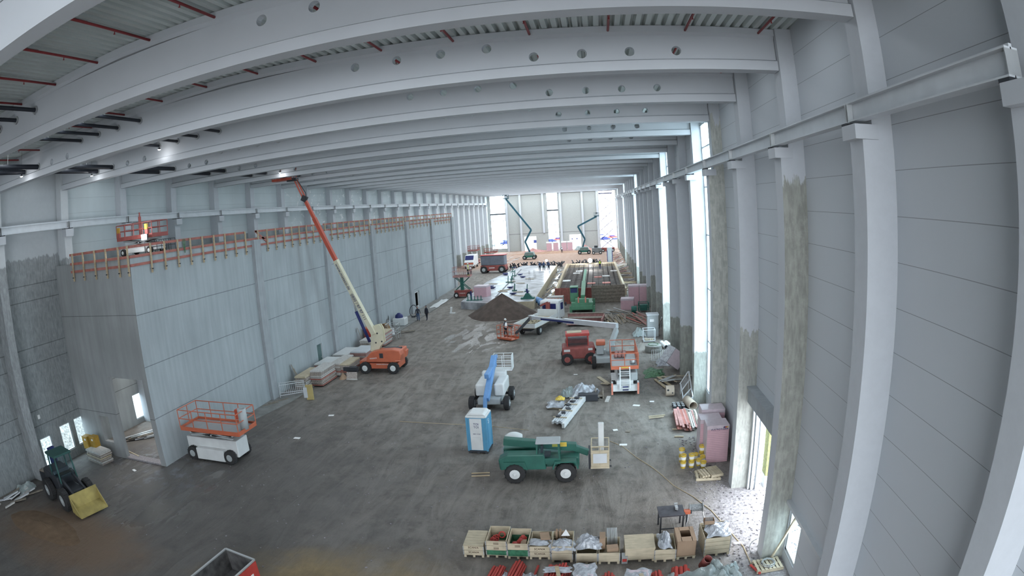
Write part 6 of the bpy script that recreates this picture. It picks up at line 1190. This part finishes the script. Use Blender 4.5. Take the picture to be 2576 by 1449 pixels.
heap('wire_tangle', 'tangled steel wire behind the last tall stack', 'wire', (-22.9, 59.6, .09), .7, .8, 1.5, M['steel'], 5, n=20, rough=.4)
boards('plank', 'dark plank lying beyond the steel cage', 'plank', [((-22.6+.3*i, 59.5+.2*i, .15), (-20.8+.2*i, 61.0, .15), .2, .08) for i in range(3)], 'owood', 'planks beyond the steel cage')
t = thing('bicycle_rack', 'dark wire ring rack leaning at the wall near the two blurred people', 'rack', (-23.2, 69.5, .09)); Part(t, 'ring', M['dsteel'], lambda m: m.path([(.5*math.cos(a), .25*math.sin(a), .8+.7*math.sin(a)) for a in [i*2*PI/16 for i in range(17)]], .05, 6)); Part(t, 'stand', M['dsteel'], lambda m: m.box((0, 0, .06), (.5, .6, .1)))
t = thing('covered_pallet', 'blurred white goods with dark blue top by the inner wall', 'pallet load', (-23.3, 64.5, .09)); Part(t, 'load', M['white'], lambda m: m.box((0, 0, .45), (1.6, 1.2, .9)), bevel=.1); Part(t, 'cover', M['navy'], lambda m: m.lathe([(.5, .9), (.45, 1.2), (.15, 1.45)], (-.1, 0, 0), 12))
rumple('plastic_film', 'white film scraps lying on the footing near the far doorway', 'plastic film', (-22.6, 80, .09), 1.2, 7, .1, M['white'], 77, n=12)
tag(Part(None, 'wheelbarrow_part', M['white'], lambda m: (m.box((-18.9, 71.9, .4), (.25, .2, .8), ry=.2), m.box((-18.7, 71.8, .05), (.7, .4, .08)))), 'small white object standing alone left of the earth heap', 'debris')
# inside the doorway and at the left wall
stack('the low board pile right of the yellow cartons', (-29.75, 22.05, 0), R(-8), 1.9, 1.0, 6, .13, 'gboard', 'panels of the low board pile by the doorway', seed=21, mats=('gboard', 'bboard', 'ply'))
for i, (x, y, z) in enumerate(((-31.0, 22.25, 1.0), (-30.35, 22.4, 1.0))): t = thing('yellow_carton', 'yellow brown carton on a trolley before the small window, %s' % ('left', 'right')[i], 'carton', (x, y, z-.35), 0, 'yellow cartons'); Part(t, 'box', M['amber'], lambda m: m.box((0, 0, .4), (.6, .5, .85)), bevel=.02); Part(t, 'label_sheet', M['whitetxt'], lambda m: m.box((.05, -.255, .62), (.16, .01, .12)))
t = thing('trolley', 'low dark trolley carrying the yellow brown cartons', 'trolley', (-30.7, 22.35, 0)); Part(t, 'deck', M['dsteel'], lambda m: m.box((0, 0, .55), (1.4, .6, .12)));
for x in (-.5, .5): wheel(t, x, -.2, .24, .1)
Part(t, 'legs', M['dsteel'], lambda m: m.box((0, .1, .25), (1.0, .3, .5)))
rn = random.Random(9)
boards('steel_profile', 'long profile lying on the floor inside the doorway', 'profile', [((-31.0+.18*i, 25.0+.15*i, .06+.09*(i % 3)), (-27.6+.18*i+rn.uniform(-.3, .3), 31.5, .06+.09*(i % 3)), .14, .07, ('owood', 'steel', 'lsteel', 'bboard')[i % 4]) for i in range(11)], 'steel', 'profiles inside the doorway')
boards('batten', 'pale batten on the ground at the left foot of the doorway', 'batten', [(G(318, 1138, .04), G(345, 1145, .04), .08, .05), (G(322, 1134, .10), G(350, 1148, .10), .08, .05)], 'ply', 'battens at the doorway foot')
tag(Part(None, 'wall_socket', M['whitetxt'], lambda m: m.box((-32.25, 19.3, 3.45), (.06, .2, .25))), 'small white box fixed to the stained left wall', 'socket box')
heapboards('dark scrap in the corner at the foot of the left wall', 'scrap at the left wall', (-31.6, -30.0, 12.5, 16.5), 16, ('dsteel', 'owood', 'lsteel', 'gboard'), 91, L_=1.3, ang=.6, cat='scrap', nm='scrap_board')
rumple('plastic_film', 'crumpled dark and pale film at the foot of the left wall', 'plastic film', (-31.4, 16.0, .01), .9, 1.6, .5, M['tarp'], 93, n=16)
# centre of the floor
t = thing('profile_pack', 'long narrow pack of white steel profiles on timbers, centre right', 'profile pack', (-2.05, 34.9, 0), R(-13))
Part(t, 'profiles', M['lsteel'], lambda m: [m.box((-.28+.14*i, 0, .30), (.11, 5.6-.3*(i % 2), .16)) for i in range(5)]); Part(t, 'side_beam', M['white'], lambda m: m.box((.42, -.2, .22), (.16, 5.6, .3)))
for y in (-2.1, -.9, .3, 1.5): Part(t, 'strap', M['ply'], lambda m: m.box((-.03, y, .41), (.85, .10, .05))); Part(t, 'bearer', M['ply'], lambda m: m.box((0, y, .08), (1.0, .1, .12)))
Part(t, 'fitting', M['dsteel'], lambda m: [m.box((-.15+.1*(i % 3), -2.0+.7*i, .44), (.25, .3, .08), rz=.3*i) for i in range(6)])
rumple('plastic_film', 'bright crumpled plastic sheet over a load beside the profile pack', 'plastic film', (-1.15, 37.9, .12), 1.9, 1.7, .85, M['foil'], 101, n=26)
rumple('plastic_film', 'darker crumpled film bundle left of the bright plastic sheet', 'plastic film', (-2.35, 38.1, .05), .9, 1.1, .6, M['tarp'], 103, n=18)
t = thing('pallet_load', 'pale crate with steel legs under the bright plastic sheet', 'pallet load', (-.95, 37.3, 0)); Part(t, 'load', M['dsteel'], lambda m: m.box((0, 0, .25), (1.3, 1.1, .45)))
rumple('plastic_film', 'clear film with a yellow bag at the left of the profile pack', 'plastic film', (-3.0, 35.9, .15), 1.15, 1.3, .25, M['foil'], 105, n=20)
pallet('small pallet under the clear film and yellow bag', (-2.95, 35.8, 0), R(-15), .95, .8)
rumple('yellow_bag', 'yellow crumpled bag on the small film covered pallet', 'bag', (-2.75, 36.2, .42), .6, .55, .22, M['yellow'], 107, n=12)
t = thing('wooden_cradle', 'small wooden cradle frame right of the bright plastic sheet', 'frame', (.05, 37.6, 0)); Part(t, 'frame', M['owood'], lambda m: (m.box((-.25, 0, .2), (.5, .7, .1)), m.box((-.5, 0, .3), (.08, .7, .6)), m.box((.0, 0, .3), (.08, .7, .6)))); Part(t, 'board', M['gboard'], lambda m: m.box((.3, -.6, .05), (.25, 1.1, .06), rz=-.15))
boards('plank', 'short plank lying left of the end-on scissor lift', 'plank', [(G(1505, 948, .05), G(1532, 966, .05), .28, .05), (G(1512, 964, .12), G(1532, 966, .12), .2, .05)], 'ply', 'planks by the end-on scissor lift')
boards('batten', 'slim batten in the pair left of the green handler', 'batten', [(G(1186, 1191, .04), G(1232, 1189, .04), .06, .05), (G(1186, 1198, .04), G(1232, 1196, .04), .06, .05)], 'wood', 'pair of battens by the green handler')
lit = [(1568, 1119, 'white paper sheet lying on the mud right of the green handler'), (1548, 1082, 'pale film scrap right of the white post'), (1601, 1020, 'small white scrap on the open floor'), (1640, 1010, 'small white scrap near the cream pipe ring'), (1448, 942, 'pale streaky scrap below the red handler'), (833, 1045, 'white scrap on the open left floor'), (747, 1102, 'small white litter left of centre'), (1855, 1366, 'white lump near the yellow cord'), (1580, 1085, 'dark leafy scrap on the floor'), (338, 1183, 'white scrap before the doorway')]
for i, (x, y, lab) in enumerate(lit): p_ = G(x, y, .02); rn = random.Random(i); tag(Part(None, 'litter', M['whitetxt'] if i != 8 else M['owood'], lambda m: m.box(p_, (rn.uniform(.25, .45), rn.uniform(.12, .25), .03), rz=rn.uniform(-.4, .4))), lab, 'litter')
# stones scattered over the ground: nobody could count them
mb = MB(); rn = random.Random(77)
for i in range(2600):
    if i < 1500: x, y = rn.uniform(4.2, 11), rn.uniform(16.3, 30)
    elif i < 2200: x, y = rn.uniform(-22, 5), rn.uniform(15, 60)
    else: x, y = rn.uniform(2.5, 5.8), rn.uniform(38, 60)
    if 5.7 < x < 7.0 and not (18.3 < y < 23.4): continue
    s = rn.uniform(.012, .05) if i < 1500 else rn.uniform(.01, .035); mb.box((x, y, s*.4), (s*2, s*1.5, s), rz=rn.uniform(0, 3))
tag(mb.build('loose_stones', M['gravel']), 'small pale stones scattered over the muddy floor and the gateway', 'stones', None, 'stuff')
# outside the gateway: insulated panel edge seen through the opening
t = thing('wall_panel_stack', 'upright panel with a mossy yellow core seen just outside the gateway', 'panel', (7.55, 23.6, 0)); Part(t, 'core', mk('mineral wool core', (.34, .36, .16), .95, var=.2, vs=9, bump=.4), lambda m: m.box((0, 0, 2.3), (.22, .6, 3.4))); Part(t, 'foot', M['lsteel'], lambda m: m.box((0, 0, .3), (.26, .6, .6)))
# ------------------------------------------------------------------ people
def person(label, loc, rz, torso, legs, vest=None, helmet=True, arms=((.32, 0, .9), (-.32, 0, .9)), stride=.12):
    t = thing('person', label, 'person', loc, rz)
    def skinmesh(name, verts, edges, radii, mat, parent, lv=1):
        me = bpy.data.meshes.new(name); me.from_pydata(verts, edges, []); me.materials.append(mat); o = bpy.data.objects.new(name, me); C.objects.link(o); o.parent = parent
        md = o.modifiers.new('skin', 'SKIN'); md.use_smooth_shade = True
        for i, r_ in enumerate(radii): me.skin_vertices[0].data[i].radius = (r_, r_)
        me.skin_vertices[0].data[0].use_root = True
        s_ = o.modifiers.new('sub', 'SUBSURF'); s_.levels = s_.render_levels = lv; return o
    hipz = .92; (ax, ay, az), (bx_, by_, bz) = arms
    V = [(0, 0, hipz), (0, .01, 1.15), (0, .01, 1.38), (0, .0, 1.50), (0, -.02, 1.58), (0, -.02, 1.70),
         (.18, 0, 1.42), (.26, ay*.4, 1.17), (ax, ay, az), (-.18, 0, 1.42), (-.26, by_*.4, 1.17), (bx_, by_, bz),
         (.10, 0, .88), (.11, -stride*.4, .5), (.11, -stride, .09), (.11, -stride-.14, .04), (-.10, 0, .88), (-.11, stride*.4, .5), (-.11, stride, .09), (-.11, stride-.14, .04)]
    E_ = [(0, 1), (1, 2), (2, 3), (3, 4), (4, 5), (2, 6), (6, 7), (7, 8), (2, 9), (9, 10), (10, 11), (0, 12), (12, 13), (13, 14), (14, 15), (0, 16), (16, 17), (17, 18), (18, 19)]
    rad = [.15, .14, .16, .07, .085, .10, .075, .05, .038, .075, .05, .038, .10, .07, .05, .045, .10, .07, .05, .045]
    skinmesh('body', V, E_, rad, torso, t, 2)
    skinmesh('trousers', [(0, 0, .93), (.10, 0, .86), (.11, -stride*.4, .5), (.11, -stride, .12), (-.10, 0, .86), (-.11, stride*.4, .5), (-.11, stride, .12)], [(0, 1), (1, 2), (2, 3), (0, 4), (4, 5), (5, 6)], [.155, .11, .082, .065, .11, .082, .065], legs, t, 2)
    h_ = Part(t, 'head', M['skin'], lambda m: (m.lathe([(.03, 1.55), (.07, 1.58), (.085, 1.66), (.09, 1.72), (.075, 1.79), (.03, 1.82)], (0, -.03, 0), 12), m.box((0, -.125, 1.68), (.02, .03, .035)), m.box((0, -.115, 1.625), (.045, .012, .01)), m.box((.09, -.03, 1.68), (.015, .03, .05)), m.box((-.09, -.03, 1.68), (.015, .03, .05))), smooth=True)
    Part(h_, 'eyes', M['black2'], lambda m: (m.box((.032, -.112, 1.70), (.018, .012, .01)), m.box((-.032, -.112, 1.70), (.018, .012, .01))))
    if helmet: Part(t, 'helmet', M['helmet'], lambda m: (m.lathe([(.115, 1.735), (.12, 1.75), (.11, 1.81), (.07, 1.86), (.01, 1.875)], (0, -.02, 0), 14), m.box((0, -.13, 1.74), (.14, .08, .015))), smooth=True)
    else: Part(t, 'hair', M['dsteel'], lambda m: m.lathe([(.098, 1.71), (.10, 1.76), (.08, 1.81), (.03, 1.84)], (0, -.015, 0), 12), smooth=True)
    for sx_, (hx, hy, hz) in ((1, arms[0]), (-1, arms[1])):
        vs = [(hx, hy, hz), (hx, hy-.01, hz-.07)]; es = [(0, 1)]; rr = [.026, .030]
        for k_, (dx, dy, l1, l2) in enumerate(((.0, -.030, .04, .035), (.0, -.010, .045, .04), (.0, .010, .042, .036), (.0, .028, .035, .028))):
            b_ = len(vs); vs += [(hx, hy+dy-.01, hz-.08-l1), (hx-sx_*.012, hy+dy-.01, hz-.08-l1-l2)]; es += [(1, b_), (b_, b_+1)]; rr += [.0095, .0085]
        b_ = len(vs); vs += [(hx-sx_*.01, hy-.045, hz-.06), (hx-sx_*.02, hy-.055, hz-.10)]; es += [(0, b_), (b_, b_+1)]; rr += [.011, .0095]
        skinmesh('hand', vs, es, rr, M['skin'], t, 1)
    if vest: Part(t, 'vest', vest, lambda m: m.lathe([(.17, .95), (.185, 1.15), (.20, 1.35), (.13, 1.46)], (0, .005, 0), 14), smooth=True)
    return t
person('worker in yellow hi-vis vest and dark trousers at the near end of the slab', (-17.6, 84.2, 0), 2.4, M['bluecloth'], M['navy'], M['hivis'])
person('person in dark clothes standing near the inner wall, left of the blurred pair', (-21.9, 67.2, 0), .3, M['blackcloth'], M['bluecloth'], None, False)
person('person in dark clothes standing near the inner wall, right of the blurred pair', (-20.9, 67.6, 0), -.5, M['blackcloth'], M['blackcloth'], None, False)
person('worker in white helmet and dark clothes walking behind the red platform lift', (-26.0, 117.0, 0), 0, M['blackcloth'], M['blackcloth'], M['whitetxt'])
person('worker in dark clothes with white vest standing in the orange basket of the long boom', (-9.35, 56.0, .28), 1.2, M['blackcloth'], M['blackcloth'], M['whitetxt'])
person('worker in pale clothes on the reinforcement grid, under the large floodlight', (.3, 106, 1.08), 0, M['bluecloth'], M['navy'], M['hivis'])
person('worker bending near the row of pink packs at the far wall', (-9.8, 160, 0), .5, M['bluecloth'], M['blackcloth'], M['whitetxt'])
for i, (x, y) in enumerate(((-10.9, 108.2), (-10.2, 108.6), (-9.3, 108.9))): person('worker in dark clothes at the far right slab corner, %s of three' % ('left', 'middle', 'right')[i], (x, y, .95), .4*i, M['bluecloth'], M['blackcloth'])
person('worker in hi-vis leaning on the rail of the small red scissor lift', (-19.4, 85.5, 3.22), 2.0, M['hivis'], M['blackcloth'], M['whitetxt'])
